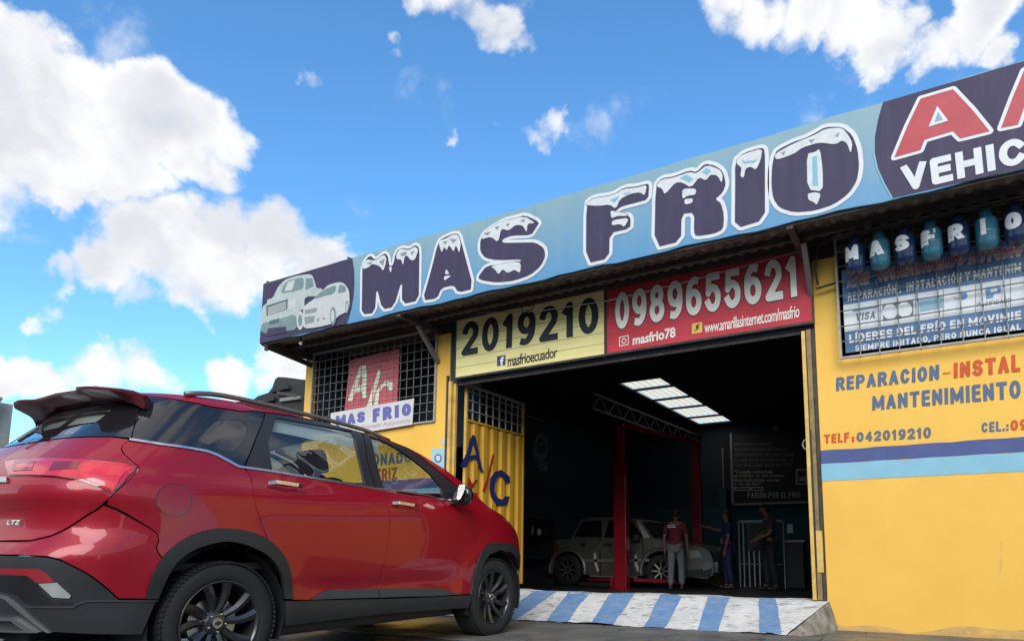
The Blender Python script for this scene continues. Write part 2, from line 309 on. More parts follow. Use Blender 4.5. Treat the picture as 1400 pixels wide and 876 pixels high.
def stroke_quad(s, tl, tr, br, bl, st=.2, ref=None, wf=1.0, gap=.13):
    V, F, wd = stroke_geo(s, st, ref, wf, gap); tl, tr, br, bl = map(np.asarray, (tl, tr, br, bl))
    return [(bl*(1-a)*(1-b)+br*a*(1-b)+tr*a*b+tl*(1-a)*b) for a, b in ((v[0]/wd, v[1]) for v in V)], F
def stroke_px(s, tl, tr, br, bl, Y, st=.2, ref=None, wf=1.0, gap=.13):
    q = [at(p[0], p[1], 1, Y) for p in (tl, tr, br, bl)]; V, F = stroke_quad(s, *q, st=st, ref=ref, wf=wf, gap=gap); return MB().add(V, F)
def catm(p, n=3, closed=False):
    "smooth curve through traced points (tuples of two numbers)"
    p = [tuple(map(float, a)) for a in p]; o = []; m = len(p)
    for i in range(m-1):
        a, b, c, d = p[max(i-1, 0)], p[i], p[i+1], p[min(i+2, m-1)]
        for k in range(n):
            t = k/n; o.append(tuple(.5*((2*b[j])+(c[j]-a[j])*t+(2*a[j]-5*b[j]+4*c[j]-d[j])*t*t+(3*b[j]-a[j]-3*c[j]+d[j])*t**3) for j in (0, 1)))
    o.append(p[-1]); return o
def skin(chains, radii, joints, sub=1, root=0):
    "one continuous skinned surface: joints dict name->(pos, r), chains list of (a,b)"
    names = list(joints); idx = {n: i for i, n in enumerate(names)}
    me = bpy.data.meshes.new('s'); me.from_pydata([joints[n][0] for n in names], [(idx[a], idx[b]) for a, b in chains], [])
    o = bpy.data.objects.new('s', me); COL.objects.link(o)
    md = o.modifiers.new('k', 'SKIN'); md.use_smooth_shade = True
    sv = me.skin_vertices[0].data
    for i, n in enumerate(names):
        r = joints[n][1]; sv[i].radius = r if isinstance(r, tuple) else (r, r); sv[i].use_root = (i == root)
    ss = o.modifiers.new('u', 'SUBSURF'); ss.levels = sub
    bpy.context.view_layer.update()
    m2 = bpy.data.meshes.new_from_object(o.evaluated_get(bpy.context.evaluated_depsgraph_get()))
    V = [tuple(v.co) for v in m2.vertices]; F = [tuple(p.vertices) for p in m2.polygons]
    bpy.data.objects.remove(o); bpy.data.meshes.remove(me); bpy.data.meshes.remove(m2); return V, F
def copy_tree(o, loc, label=None):
    c = o.copy(); COL.objects.link(c); c.location = loc
    if label: c['label'] = label
    def rec(a, b):
        for ch in list(a.children):
            d = ch.copy(); COL.objects.link(d); d.parent = b; rec(ch, d)
    rec(o, c); return c
# ================================================================== RED CAR
def pch(xs, ys):
    xs = np.array(xs, float); ys = np.array(ys, float); h = np.diff(xs); d = np.diff(ys)/h; m = np.zeros(len(xs))
    m[1:-1] = np.where(d[:-1]*d[1:] > 0, 2*d[:-1]*d[1:]/(d[:-1]+d[1:]+1e-12), 0); m[0] = d[0]; m[-1] = d[-1]
    def f(x):
        x = np.clip(x, xs[0], xs[-1]); i = np.clip(np.searchsorted(xs, x)-1, 0, len(h)-1); t = (x-xs[i])/h[i]
        return ((2*t**3-3*t**2+1)*ys[i]+(t**3-2*t**2+t)*h[i]*m[i]+(-2*t**3+3*t**2)*ys[i+1]+(t**3-t**2)*h[i]*m[i+1])
    return f
XC, YC, WB, WR, WZ = -4.52, 2.40, 2.60, .345, .345
zt_f = pch([-1, -.45, -.2, .3, .7, 1.17, 1.65, 2.0, 2.21, 2.42, 2.55, 2.86, 3.1, 3.3, 3.5], [1.62, 1.648, 1.668, 1.69, 1.68, 1.66, 1.60, 1.485, 1.385, 1.25, 1.18, 1.10, 1.05, .98, .90])
wz_f = pch([.2, .3, .36, .5, .62, .8, .95, 1.05, 1.10, 1.16, 1.3, 1.45, 1.6, 1.7], [.86, .885, .897, .893, .905, .918, .922, .916, .908, .880, .832, .775, .712, .67])
ty_f = pch([-1.1, -.5, .4, 1.8, 2.6, 3.6], [.975, .992, 1, 1, .992, .95])
rho_f = pch([-1, 0, 1.1, 1.7, 2.3, 2.6, 3.6], [.09, .09, .09, .05, .05, .09, .12])
yr_f = pch([.2, .3, .42, .5, .62, .70, .76, .80, .86, .94, 1.02, 1.1, 1.17, 1.25, 1.4, 1.55, 1.65], [-.78, -.84, -.88, -.90, -.915, -.92, -.905, -.86, -.825, -.825, -.87, -.86, -.81, -.74, -.59, -.45, -.37])
yf_f = pch([.2, .3, .45, .7, .85, .95, 1.05, 1.2], [3.34, 3.42, 3.49, 3.50, 3.47, 3.41, 3.30, 3.2])
LR_, LF_, NR_, NF_, ZB = .60, .80, 3.0, 2.5, .20
def wfun(y, z):
    b = wz_f(z)*ty_f(y); zt = zt_f(y); rho = rho_f(y); d = np.clip((zt-z)/rho, 0, 1)
    b = b - np.where(zt-z < rho, rho*.85*(1-np.sqrt(np.clip(1-(1-d)**2, 0, 1))), 0)
    for yw in (0, WB):
        r = np.hypot(y-yw, z-WZ); b = b + .016*np.exp(-((r-.45)/.10)**2)
    dm = np.clip((y-.55)/.25, 0, 1)*np.clip((2.05-y)/.25, 0, 1)
    b = b - .012*dm*np.exp(-((z-.50)/.05)**2)
    return b
def Bs(u, t):
    u = np.asarray(u, float); t = np.asarray(t, float); tt = np.clip(t, 0, 1)
    z = ZB+tt*1.35; y = u*3
    for _ in range(14):
        y0 = yr_f(z)+LR_; y1 = yf_f(z)-LF_
        thr = (u+1)*math.pi/2; rr = (np.abs(np.sin(thr))**NR_+np.abs(np.cos(thr))**NR_)**(-1/NR_)
        thf = (2-u)*math.pi/2; rf = (np.abs(np.sin(thf))**NF_+np.abs(np.cos(thf))**NF_)**(-1/NF_)
        y = np.where(u < 0, y0-LR_*rr*np.cos(thr), np.where(u <= 1, y0+(y1-y0)*u, y1+LF_*rf*np.cos(thf)))
        s = np.where(u < 0, rr*np.sin(thr), np.where(u <= 1, 1, rf*np.sin(thf)))
        z = .5*z+.5*(ZB+tt*(zt_f(y)-ZB))
    x = wfun(y, z)*s
    q = np.clip(t-1, 0, 1); cr = .055*s
    return np.stack([x*(1-q), y, z+cr*(1-(1-q)**2)], -1)
def Bn(u, t, e=1e-3):
    du = Bs(u+e, t)-Bs(u-e, t); dt = Bs(u, t+e)-Bs(u, np.maximum(t-e, -.1)); n = np.cross(du, dt); l = np.linalg.norm(n, axis=-1, keepdims=True)
    return n/np.maximum(l, 1e-9)
def A2U(a): a = np.asarray(a, float); return np.where(a < 0, a/1.25, np.where(a < 3.1, a/3.1, 1+(a-3.1)/1.35))
def U2A(u): u = np.asarray(u, float); return np.where(u < 0, u*1.25, np.where(u < 1, u*3.1, 3.1+(u-1)*1.35))
_gu, _gt = np.meshgrid(np.linspace(-1, 2, 700), np.linspace(0, 1, 220), indexing='ij')
_P = Bs(_gu, _gt); _N = Bn(_gu, _gt)
def proj(P):
    d = P+np.array([XC, YC, 0])-C0; z = d@FW; return CCX+CF*(d@RT)/z, CCY-CF*(d@UP)/z, d
_px, _py, _d = proj(_P); _face = (np.einsum('ijk,ijk->ij', _d, _N) < .0)
def inv(x, y):
    e = (_px-x)**2+(_py-y)**2+np.where(_face, 0, 1e6); i = np.unravel_index(np.argmin(e), e.shape); u, t = _gu[i], _gt[i]
    for _ in range(5):
        h = 1e-3; f0 = proj(Bs(u, t)); fu = proj(Bs(u+h, t)); ft = proj(Bs(u, t+h))
        J = np.array([[fu[0]-f0[0], ft[0]-f0[0]], [fu[1]-f0[1], ft[1]-f0[1]]])/h; r = np.array([x-f0[0], y-f0[1]])
        try: s = np.linalg.lstsq(J, r, rcond=1e-3)[0]
        except Exception: break
        s = np.clip(s, -.01, .01); u = float(np.clip(u+s[0], -1, 2)); t = float(np.clip(t+s[1], 0, 1))
    return u, t
def ut_side(y, z):
    u = (y-(float(yr_f(z))+LR_))/((float(yf_f(z))-LF_)-(float(yr_f(z))+LR_)); return u, (z-ZB)/(float(zt_f(y))-ZB)
def ut_z(u, z):
    t = .5
    for _ in range(30):
        p = Bs(u, t); t = float(np.clip(t+(z-p[2])*.8, 0, 1))
    return u, t
def P2(pts):
    o = []
    for p in pts:
        if isinstance(p[0], str):
            k = p[0]
            if k == 's': q = ut_side(p[1], p[2])
            elif k == 'c': q = ut_z(p[1], p[2])
            elif k == 'u': q = (p[1], p[2])
            elif k == 'top': q = (inv(p[1], p[2])[0], 1.0)
            elif k == 'e': z = Bs(*inv(p[1], p[2]))[2]; q = ut_z(-1, z)
        else: q = inv(*p)
        o.append((float(U2A(q[0])), q[1]*1.45))
    return o
def dense(p, h=.03):
    o = []
    for i in range(len(p)):
        a, b = np.array(p[i]), np.array(p[(i+1) % len(p)]); n = max(1, int(np.hypot(*(b-a))/h)); o += [tuple(a+(b-a)*k/n) for k in range(n)]
    return o
def insetp(p, d):
    ar = sum(p[i][0]*p[(i+1) % len(p)][1]-p[(i+1) % len(p)][0]*p[i][1] for i in range(len(p)))
    sg = 1 if ar > 0 else -1; o = []; n = len(p)
    for i in range(n):
        a, b, c = np.array(p[i-1]), np.array(p[i]), np.array(p[(i+1) % n]); e1 = b-a; e2 = c-b
        e1 = e1/(np.hypot(*e1)+1e-9); e2 = e2/(np.hypot(*e2)+1e-9); n1 = np.array([-e1[1], e1[0]]); n2 = np.array([-e2[1], e2[0]]); m = n1+n2; l = np.hypot(*m)
        m = m/l if l > 1e-6 else n1; o.append(tuple(b+m*sg*d/max(.5, l/2)))
    return o
def panel(name, pts, m, parent, off=0., inset=.002, th=.018, g=.04, holes=(), mirror=True, center=False, ab=False, bulge=0.):
    ol = dense(insetp(pts if ab else P2(pts), inset), g*.7); hs_ = [dense(insetp(h if ab else P2(h), -inset), g*.7) for h in holes]
    A = np.array(ol); gx = np.arange(A[:, 0].min(), A[:, 0].max(), g); gy = np.arange(A[:, 1].min(), A[:, 1].max(), g)
    G = np.array([(x, y) for x in gx for y in gy]) if len(gx) and len(gy) else np.zeros((0, 2))
    if len(G):
        k = inside(G, ol)
        for h in hs_: k &= ~inside(G, h)
        G = G[k]
        for lp in [ol]+hs_:
            lp = np.array(lp)
            if len(G): G = G[np.min(np.hypot(G[:, None, 0]-lp[None, :, 0], G[:, None, 1]-lp[None, :, 1]), axis=1) > g*.45]
    P, F = fill(ol, hs_, G if len(G) else None)
    tr_ = P[F]; ar_ = np.abs((tr_[:, 1, 0]-tr_[:, 0, 0])*(tr_[:, 2, 1]-tr_[:, 0, 1])-(tr_[:, 2, 0]-tr_[:, 0, 0])*(tr_[:, 1, 1]-tr_[:, 0, 1])); F = F[ar_ > 4e-6]
    u = np.clip(A2U(P[:, 0]), -1, 2); t = P[:, 1]/1.45
    S = Bs(u, t); Nn = Bn(u, np.clip(t, 2e-3, 1.998)); o_ = np.full(len(S), off)
    if bulge:
        dd = np.min([np.min(np.hypot(P[:, None, 0]-np.array(l)[None, :, 0], P[:, None, 1]-np.array(l)[None, :, 1]), axis=1) for l in [ol]+hs_], axis=0)
        o_ = o_+bulge*np.clip(dd/(.035), 0, 1)**.5
    S = S+Nn*o_[:, None]
    FF = []
    c = S[F]; fn = np.cross(c[:, 1]-c[:, 0], c[:, 2]-c[:, 0]); flip = np.einsum('ij,ij->i', fn, Nn[F].mean(1)) < 0
    for q, fl in zip(F, flip): FF.append(tuple(int(z) for z in (q[::-1] if fl else q)))
    # flange round every open edge
    V = [tuple(v) for v in S]; ec = {}
    for f in FF:
        for i in range(3): ec[(f[i], f[(i+1) % 3])] = 1
    bd = [e for e in ec if (e[1], e[0]) not in ec]
    if th:
        mp = {}
        for a, b in bd:
            for q in (a, b):
                if q not in mp: mp[q] = len(V); V.append(tuple(S[q]-Nn[q]*th))
            FF.append((b, a, mp[a], mp[b]))
    def mk(V, FF, nm):
        me = bpy.data.meshes.new(nm); me.from_pydata(V, [], FF); me.polygons.foreach_set('use_smooth', [True]*len(FF)); me.update()
        if th:
            bm = bmesh.new(); bm.from_mesh(me)
            for e in bm.edges:
                if len(e.link_faces) == 2 and e.calc_face_angle(0) > .9: e.smooth = False
            bm.to_mesh(me); bm.free()
        return link(nm, me, parent, m)
    MV = [(-v[0], v[1], v[2]) for v in V]; MF = [tuple(f[::-1]) for f in FF]
    if center:
        n = len(V); return mk(V+MV, FF+[tuple(i+n for i in f) for f in MF], name)
    o = mk(V, FF, name)
    if mirror: mk(MV, MF, name)
    return o
def surf_pt(x, y, off=0.):
    q = inv(x, y); return Bs(*q)+Bn(*q)*off, Bn(*q)
paint = mat('red_metallic_paint', (.33, .003, .016), .40, .15, .65, bump=.0, spec=.3)
blackp = mat('black_plastic', (.022, .024, .026), .48, bump=.15, bscale=300)
greyp = mat('grey_plastic', (.045, .048, .050), .55, bump=.15, bscale=300)
gloss_black = mat('gloss_black', (.012, .012, .014), .12, coat=.6)
pillar_black = mat('pillar_black', (.025, .025, .028), .3)
chrome = mat('chrome', (.72, .72, .72), .22, 1.0)
silver = mat('satin_silver', (.45, .45, .44), .35, .9)
rubber = mat('tyre_rubber', (.018, .018, .019), .75, bump=.2, bscale=120)
rimm = mat('dark_rim_metal', (.075, .076, .08), .33, .8, coat=.3)
darkm = mat('dark_metal', (.02, .02, .02), .6)
lampred = mat('red_lamp_lens', (.60, .012, .03), .2, coat=1.0)
lampred2 = mat('bright_red_lamp_lens', (.72, .02, .03), .2, coat=1.0)
lampdark = mat('dark_red_lamp_lens', (.22, .01, .015), .2, coat=1.0)
reflm = mat('red_reflector', (.30, .012, .02), .2, coat=1.0)
clearl = mat('clear_lamp_lens', (.45, .46, .45), .12, .3, coat=1.0)
g_clear = glass('clear_car_glass', (.80, .88, .84), .86)
g_dark = glass('privacy_glass', (.35, .37, .40), .45)
car = thing('parked_car', 'red sport utility car parked nose towards the workshop, seen from behind', 'car', (XC, YC, 0))
AR = [(200,818),(207,788),(214.6,774),(226,758),(240,744.6),(266,729.6),(300.4,722.3),(334.8,725.3),(364.8,736.5),(386,757.5),(394,775),(397.5,795),(399,818)]
ARi = [(388.5,818),(387,800),(384,783),(369,761.8),(343,746.8),(309,739.5),(274.7,746.8),(253,757.5),(236,774),(224,796),(214.6,818)]
AR = catm(AR, 3); ARi = catm(ARi, 3)
FA = [(642.9,812.6),(646.3,792),(651.4,771.4),(658.3,754.3),(668.6,743),(685.7,741.4),(699.4,744),(707.5,752.6),(712,768),(714,788)]
FA0 = FA; FA = catm(FA, 3)
DR = catm([(334.9,639.5),(343.4,653.7),(346,672),(352.5,700),(361.5,724),(366,737)])
BT = [(336.6,640),(400,649.5),(460,659),(513.7,668),(524.8,670)]
DG = catm([(524.8,670),(531,688),(533,706),(531,728),(527.7,759.4),(518.3,788.6),(515,803)])
HC = catm([(178,600.5),(171,605.5),(166.5,611),(168,618),(177,627),(189.4,638.5),(184,648),(171.4,660.6),(154.3,676),(146,683.5)])
panel('rear_door', BT+DG[1:]+[(515,807),(447,808.5),(436,814),(422.3,819.6),(399.5,819.4)]+[q for q in AR[::-1] if q[0] > 368 and q[1] < 815]+DR[::-1][:-1], paint, car)
panel('front_door', [(526,670.3),(560,676),(600,682.5),(630,688),(641,691),(648,715),(649,740),(651.8,768)]+[q for q in FA[::-1] if q[0] < 651 and q[1] > 772]+[(643,811),(624,811),(598,808),(515,807.5)]+DG[::-1][:-1], paint, car)
qp = panel('quarter_panel', [(177.4,603),(220,609),(283.4,618.5),(297,623.5),(326.3,639),(333.5,640)]+DR[1:]+[q for q in AR[::-1] if 227 < q[0] < 364]+[(222,762),(216,731),(146,689.7)]+HC[::-1][1:-1], paint, car)
panel('rear_bumper', [('e',0,740),(0,740),(20,740.3),(42.9,739.3),(68.6,733.5),(94.3,721.6),(120,704.4),(140,690.5),(216,731),(221.5,763),(214.6,774),(207,788),(200,818),(162,817.5),(147.4,804),(126.9,788),(112,779),(96,771),(82,764),(65,760),(30,758),(0,757.6),('e',0,757.6)], paint, car, center=True)
gate = panel('tailgate', [('e',0,610),(0,610),(34,607),(56.6,603.4),(85.7,599.3),(120,597.4),(154.3,597.3)]+HC[:]+[(120,702),(94.3,719.6),(68.6,731.6),(42.9,737.8),(0,738.6),('e',0,738.6)], paint, car, center=True)
TL = [(8,631),(25.7,628.8),(68.6,626.2),(120,628),(171.4,633),(186.5,638.5),(183,645),(169,660),(154.3,674.3),(130,664.5),(106.3,656),(73.7,651),(34.3,650),(12.9,649.7)]
panel('taillight_gasket', TL, gloss_black, car, off=.002, inset=-.004, th=.0)
tl = panel('taillight', TL, lampred, car, off=.006, inset=.002, th=.012, bulge=.006)
panel('lamp_segment', [(22,632),(52,631),(46,645),(18,646)], lampdark, tl, off=.0125, th=0, mirror=True, g=.03)
panel('lamp_segment', [(25,636),(50,635),(47,641),(23,642)], lampred2, tl, off=.0135, th=0, mirror=True, g=.03)
panel('lamp_segment', [(75,632),(112,632),(107,643),(67,645)], lampdark, tl, off=.0125, th=0, mirror=True, g=.03)
panel('lamp_segment', [(118,634),(180,640),(156,671),(128,660),(108,653)], lampred2, tl, off=.0125, th=0, mirror=True, g=.03)
panel('fuel_flap_gap', [(237.3+24.3*math.cos(a), 683.3+22.3*math.sin(a)) for a in np.linspace(0, 2*math.pi, 29)[:-1]], gloss_black, car, off=.0015, inset=0, th=0, mirror=False)
panel('fuel_flap', [(237.3+23.2*math.cos(a), 683.3+21.2*math.sin(a)) for a in np.linspace(0, 2*math.pi, 29)[:-1]], paint, car, off=.003, inset=0, th=.006, mirror=False)
# dark cladding
panel('rear_wheel_arch_trim', AR+ARi, blackp, car, off=.012, inset=0, th=.03, g=.03)
panel('front_wheel_arch_trim', FA+[(712.5,806),(709,806),(710.6,790),(709,776.6),(705,763),(697.7,754),(682.3,751),(668,757),(659.5,769.7),(653,788.6),(649.5,812.6)], blackp, car, off=.012, inset=0, th=.03, g=.03)
panel('sill_trim', [(388.5,820.5),(399,821),(460,819.5),(540,817.7),(591,815.8),(642.9,813),(639.4,829.7),(580,834),(523,838.3),(449.7,846.9),(398,853.5),(389,854)], blackp, car, off=.012, inset=.001, th=.04)
panel('rear_door_trim', [(424,819.5),(436,811.5),(446.5,805.5),(514.5,804.3),(517,816.5),(460,818.3)], greyp, car, off=.017, inset=.001, th=.03)
panel('front_door_trim', [(516,804.3),(600,803.8),(625.7,811.2),(641.5,811.8),(591.4,814.6),(518.5,816.7)], greyp, car, off=.017, inset=.001, th=.03)
lb = panel('lower_bumper', [('e',0,758.8),(0,758.8),(30,759.5),(65,761.5),(82,765.5),(96,772.3),(112,780.5),(126.9,789.5),(147.4,805.5),(162,819),(214,819.3),(203,843),(193,866.6),(130,866),(75,863),(0,862),('c',-1,.22)], blackp, car, off=.006, center=True, th=.03)
panel('bumper_crease', [(37,827.5),(100,828.5),(109,822.5),(120,819.6),(214,819.8),(214,821.5),(120,821.5),(110,824.5),(101,830),(37,829)], greyp, lb, off=.012, inset=0, th=.006, g=.03)
panel('reflector', [('e',0,776),(0,776),(52,777),(65,783),(76,795),(52,796),(40,786),(0,784),('e',0,784)], reflm, car, off=.010, inset=0, center=True, th=.006)
panel('bumper_recess', [('e',0,786),(0,786),(39,787),(52,798),(60,812),(75,820),(100,822),(96,825),(40,825.5),(25,812),(0,806),('e',0,806)], gloss_black, car, off=.0085, inset=0, center=True, th=.004)
panel('reversing_lamp', [(55,797),(79,795.5),(98,813),(96,817),(74,815.5)], clearl, car, off=.012, inset=0, th=.006)
panel('skid_trim', [('e',0,811),(0,811),(12,814),(27,826),(72,863),(66,863),(24,830),(10,818),(0,815),('e',0,815)], silver, car, off=.014, inset=0, center=True, th=.01, g=.03)
panel('exhaust_trim', [('e',0,841),(0,841),(23,842),(55,862.5),(42,862.5),(20,846.5),(0,846),('e',0,846)], chrome, car, off=.02, inset=0, center=True, th=.02, g=.03)
panel('exhaust_trim', [('e',0,857),(0,857),(40,859),(42,862.5),(0,861),('e',0,861)], chrome, car, off=.02, inset=0, center=True, th=.02, g=.03)
panel('tailgate_chrome_bar', [('e',0,653),(0,653),(12,653),(12,659.5),(0,659.5),('e',0,659.5)], chrome, car, off=.012, inset=0, center=True, th=.01)
# glass
QG = [(194,538.7),(240,546.2),(288.6,556.2),(329.7,562.8),(346.9,561.5),(361.5,563.6),(350,597),(334.5,636),(326.3,635),(297,619.5),(283.4,614.5),(220,605),(180,598.7),(181,590.6),(185,578.6),(189,566),(197,549)]
QH = [(272,602),(274,592),(283,581),(297,575),(315,573.5),(332,576),(338,582),(337,592),(332,602),(326,610),(318,615.5),(300,613)]
panel('quarter_glass', QG, gloss_black, car, off=-.002, th=.01, holes=[QH])
panel('quarter_glass_pane', QH, g_dark, car, off=-.004, th=0, inset=-.003)
RH = [(376.9,570.7),(434.3,580),(480.3,588.4),(490,622),(499.5,661.5),(440,653),(373.4,642.5),(367.4,604)]
panel('rear_door_frame', [(363.2,563.8),(391.4,567.8),(440,576.3),(479.4,586.3),(489.5,589),(502,630),(513.5,667),(460,657.7),(400,648),(336,637.8),(351,598)], pillar_black, car, off=-.002, holes=[RH], th=.02)
panel('rear_door_glass', RH, g_clear, car, off=-.012, th=0, inset=-.004)
FH = [(505,596),(520,600),(545,614),(568.6,630.3),(589,647.4),(602.9,664.6),(608,682),(560,674),(525.7,668.2),(515,631)]
panel('front_door_frame', [(491,589.5),(498.3,590.5),(522.3,598),(560,614.6),(585.7,633.6),(611.4,654.1),(621.7,662.5),(640,682),(641,689.5),(600,681.3),(560,674.8),(515,667.3),(503,629)], pillar_black, car, off=-.002, holes=[FH], th=.02)
panel('front_door_glass', FH, g_clear, car, off=-.012, th=0, inset=-.004)
panel('belt_moulding', [(177.4,599.5),(220,606),(283.4,615.3),(297,620.3),(326.3,636),(336.6,637.9),(400,647.6),(460,657),(513.7,666.7),(600,681),(640,688.5),(640,690.3),(600,683),(513.7,669.3),(460,659.8),(400,650.2),(336.6,640.7),(325.3,639),(296,623.3),(283.4,618.4),(220,609),(177.4,602.6)], chrome, car, off=.007, inset=0, th=.012, g=.03)
RG = [('e',0,608.5),(0,608.5),(34,605.5),(56.6,602),(85.7,598),(120,596),(154.3,596),(179,598),(181,590.6),(184.5,578.6),(188,566),(196,549),('c',-.42,1.60),('c',-.7,1.60),('c',-1,1.60)]
RGH = [('e',0,600),(0,600),(34,600),(62,596.5),(100,591.5),(118,584),(135,573),(150,561),(158,552),('c',-.66,1.54),('c',-1,1.54)]
panel('rear_glass_border', RG, gloss_black, car, off=-.002, holes=[RGH], center=True, th=.01)
panel('rear_glass', RGH, g_clear, car, off=-.006, center=True, th=0, inset=-.003)
# roof side, roof, windscreen, bonnet, fenders, front bumper (u,t)
RL = [(195,540.2),(240,545),(288.6,555),(329.7,561.5),(346.9,560.3),(362.3,562.4),(391.4,566.4),(440,575),(479.4,585),(498.3,589.2),(522.3,596.7),(560,613.2),(585.7,632),(611.4,652.6),(621.7,661),(641,681.5)]
rl = P2(RL); ua = rl[-1][0]; ua2 = float(U2A(ut_side(2.43, 1.2)[0])); yb = float(Bs(A2U(ua), 1.)[1])
panel('roof_side', [(rl[0][0]-.02, rl[0][1])]+rl+[(ua+.02, 1.45)]+[(a, 1.45) for a in np.linspace(ua, rl[0][0]-.02, 24)], paint, car, ab=True, inset=0)
uw = float(U2A(ut_side(1.30, 1.5)[0]))
panel('roof', [(-1.25, 1.45), (uw, 1.45), (uw+.0, 2.9), (-1.25, 2.9)], paint, car, ab=True, center=True, inset=0, th=0, g=.08)
panel('headliner', [(-1.20, 1.30), (uw, 1.30), (uw, 2.9), (-1.20, 2.9)], mat('pale_headliner_cloth', (.60, .61, .58), .9), car, ab=True, center=True, inset=0, th=0, g=.08, off=-.035)
panel('windscreen', [(uw+.01, 1.46), (ua2-.01, 1.46), (ua2-.01, 2.9), (uw+.01, 2.9)], g_clear, car, ab=True, center=True, inset=0, th=0, g=.08, off=-.004)
ue = 4.45
def top_(a, t): return (a, t)
uh = float(U2A(ut_z(1.0, .9)[0]))
fp = P2([(641,690.5),(648,715),(649,740),(651.4,767)]); fa = P2([q for q in FA if q[0] > 652.5][:-1]); 
hz = [ut_z(A2U(a), 1.2) for a in (0,)]
def seam(a): # bonnet shut line a little below the edge
    return .93*1.45
panel('front_fender', [(ua, 1.45)]+fp+fa+[(float(U2A(ut_z(1.36, .70)[0])), ut_z(1.36, .70)[1]*1.45), (float(U2A(ut_z(1.40, .86)[0])), ut_z(1.40, .86)[1]*1.45), (float(U2A(1.40)), seam(0)), (ua2, seam(0)), (ua2, 1.45)], paint, car, ab=True)
panel('bonnet', [(ua2+.005, seam(0)), (ue, seam(0)), (ue, 2.9), (ua2+.005, 2.9)], paint, car, ab=True, center=True, inset=.001, th=.02, g=.06)
u2 = lambda u, z: (float(U2A(u)), ut_z(u, z)[1]*1.45)
panel('headlight', [u2(1.40, .93), u2(1.40, .85), u2(1.62, .82), u2(1.80, .86), u2(1.80, .90)], clearl, car, ab=True, off=.002)
panel('front_bumper', [u2(1.36, .70), u2(1.40, .845), u2(1.62, .81), u2(1.80, .85), u2(2, .80), u2(2, .42), u2(1.4, .42), (P2([(713, 790)])[0])]+[P2([(712.3, 775)])[0]], paint, car, ab=True, center=True)
panel('grille', [u2(1.80, .89), u2(1.80, .855), u2(2, .81), u2(2, .89)], blackp, car, ab=True, center=True, off=.004)
panel('front_lower_trim', [u2(1.30, .41), u2(2, .41), u2(2, .21), u2(1.32, .21)], blackp, car, ab=True, center=True, off=.004, th=.03)
panel('fog_light', [u2(1.36, .56), u2(1.36, .45), u2(1.46, .45), u2(1.44, .52)], clearl, car, ab=True, off=.005)
# roof rail, antenna, spoiler
def rail(sx):
    m = MB(); pts = []
    for y in np.linspace(-.12, 1.50, 22):
        zt = float(zt_f(y)); x = float(wfun(np.array(y), np.array(zt)))-.015; e = min((y+.12)/.22, (1.50-y)/.30, 1); pts.append((sx*x, y, zt+.004+.026*math.sin(max(e, 0)*math.pi/2)))
    m.tube(pts, .016, 8); m.build('roof_rail', mat('brown_grey_rail', (.20, .18, .165), .4, .6), car, True, world=False)
rail(1); rail(-1)
m = MB(); zz = float(zt_f(-.3)); m.tube([(0, -.22, zz+.05), (0, -.27, zz+.075), (0, -.33, zz+.085)], [.03, .018, .006], 8); m.build('antenna', paint, car, True, world=False)
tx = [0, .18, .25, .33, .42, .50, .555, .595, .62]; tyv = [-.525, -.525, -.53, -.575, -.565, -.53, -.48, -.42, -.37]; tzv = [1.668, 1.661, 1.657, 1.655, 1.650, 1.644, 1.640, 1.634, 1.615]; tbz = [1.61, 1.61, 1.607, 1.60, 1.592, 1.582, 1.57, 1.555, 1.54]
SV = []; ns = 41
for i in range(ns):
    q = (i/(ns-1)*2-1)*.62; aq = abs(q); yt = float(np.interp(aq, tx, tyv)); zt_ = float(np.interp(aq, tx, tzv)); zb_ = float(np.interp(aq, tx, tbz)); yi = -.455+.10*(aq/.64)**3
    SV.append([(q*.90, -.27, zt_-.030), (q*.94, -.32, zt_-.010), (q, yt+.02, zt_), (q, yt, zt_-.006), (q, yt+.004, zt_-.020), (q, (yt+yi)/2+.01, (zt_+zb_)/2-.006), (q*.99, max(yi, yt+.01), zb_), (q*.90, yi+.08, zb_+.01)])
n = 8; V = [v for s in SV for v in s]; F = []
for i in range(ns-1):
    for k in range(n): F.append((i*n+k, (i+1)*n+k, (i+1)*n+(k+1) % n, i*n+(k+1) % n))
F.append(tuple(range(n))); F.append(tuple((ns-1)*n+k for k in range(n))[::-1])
spo = mesh('spoiler', V, F, mat('shaded_red_spoiler_paint', (.10, .007, .014), .3, coat=.6), car, True, world=False); spo.data.set_sharp_from_angle(angle=R(35))  # red darkened all over to carry the shade of the spoiler's underside
# wiper
for pp, r_ in (([(0, 592), (20, 589), (45, 590.5), (61, 595)], .011), ([(-10, 600), (20, 596), (63, 597.5)], .010)):
    m = MB(); m.tube([surf_pt(x, y, .03)[0] for x, y in pp], r_, 6); m.build('rear_wiper', blackp, car, True, world=False)
# handles
for hx, hy, wd in ((365, 659.5, 44), (535, 686, 30)):
    for sx in (1, -1):
        m = MB(); pts = []
        for k in range(7):
            s = k/6; p, nn = surf_pt(hx+wd*s, hy+7.0*s*(wd/44)+2, .012+.03*math.sin(min(1, s*5)*math.pi/2)*(1 if s < .85 else .5)); pts.append((sx*p[0], p[1], p[2]))
        for k in range(6): m.beam(pts[k], pts[k+1], .014, .021)
        m.build('door_handle', chrome, car, False, world=False)
        p, nn = surf_pt(hx+wd*.5, hy+4, 0); m = MB(); m.lathe([(.0, .004), (.030, .004), (.036, .002), (.04, -.004)], 16, (0, 0, 0), 'x'); 
        V = [(sx*(p[0]+v[0]), p[1]+v[1]*1.8, p[2]+v[2]*.75) for v in m.V]; mesh('handle_cup', V, m.F if sx > 0 else [f[::-1] for f in m.F], paint, car, True, world=False)
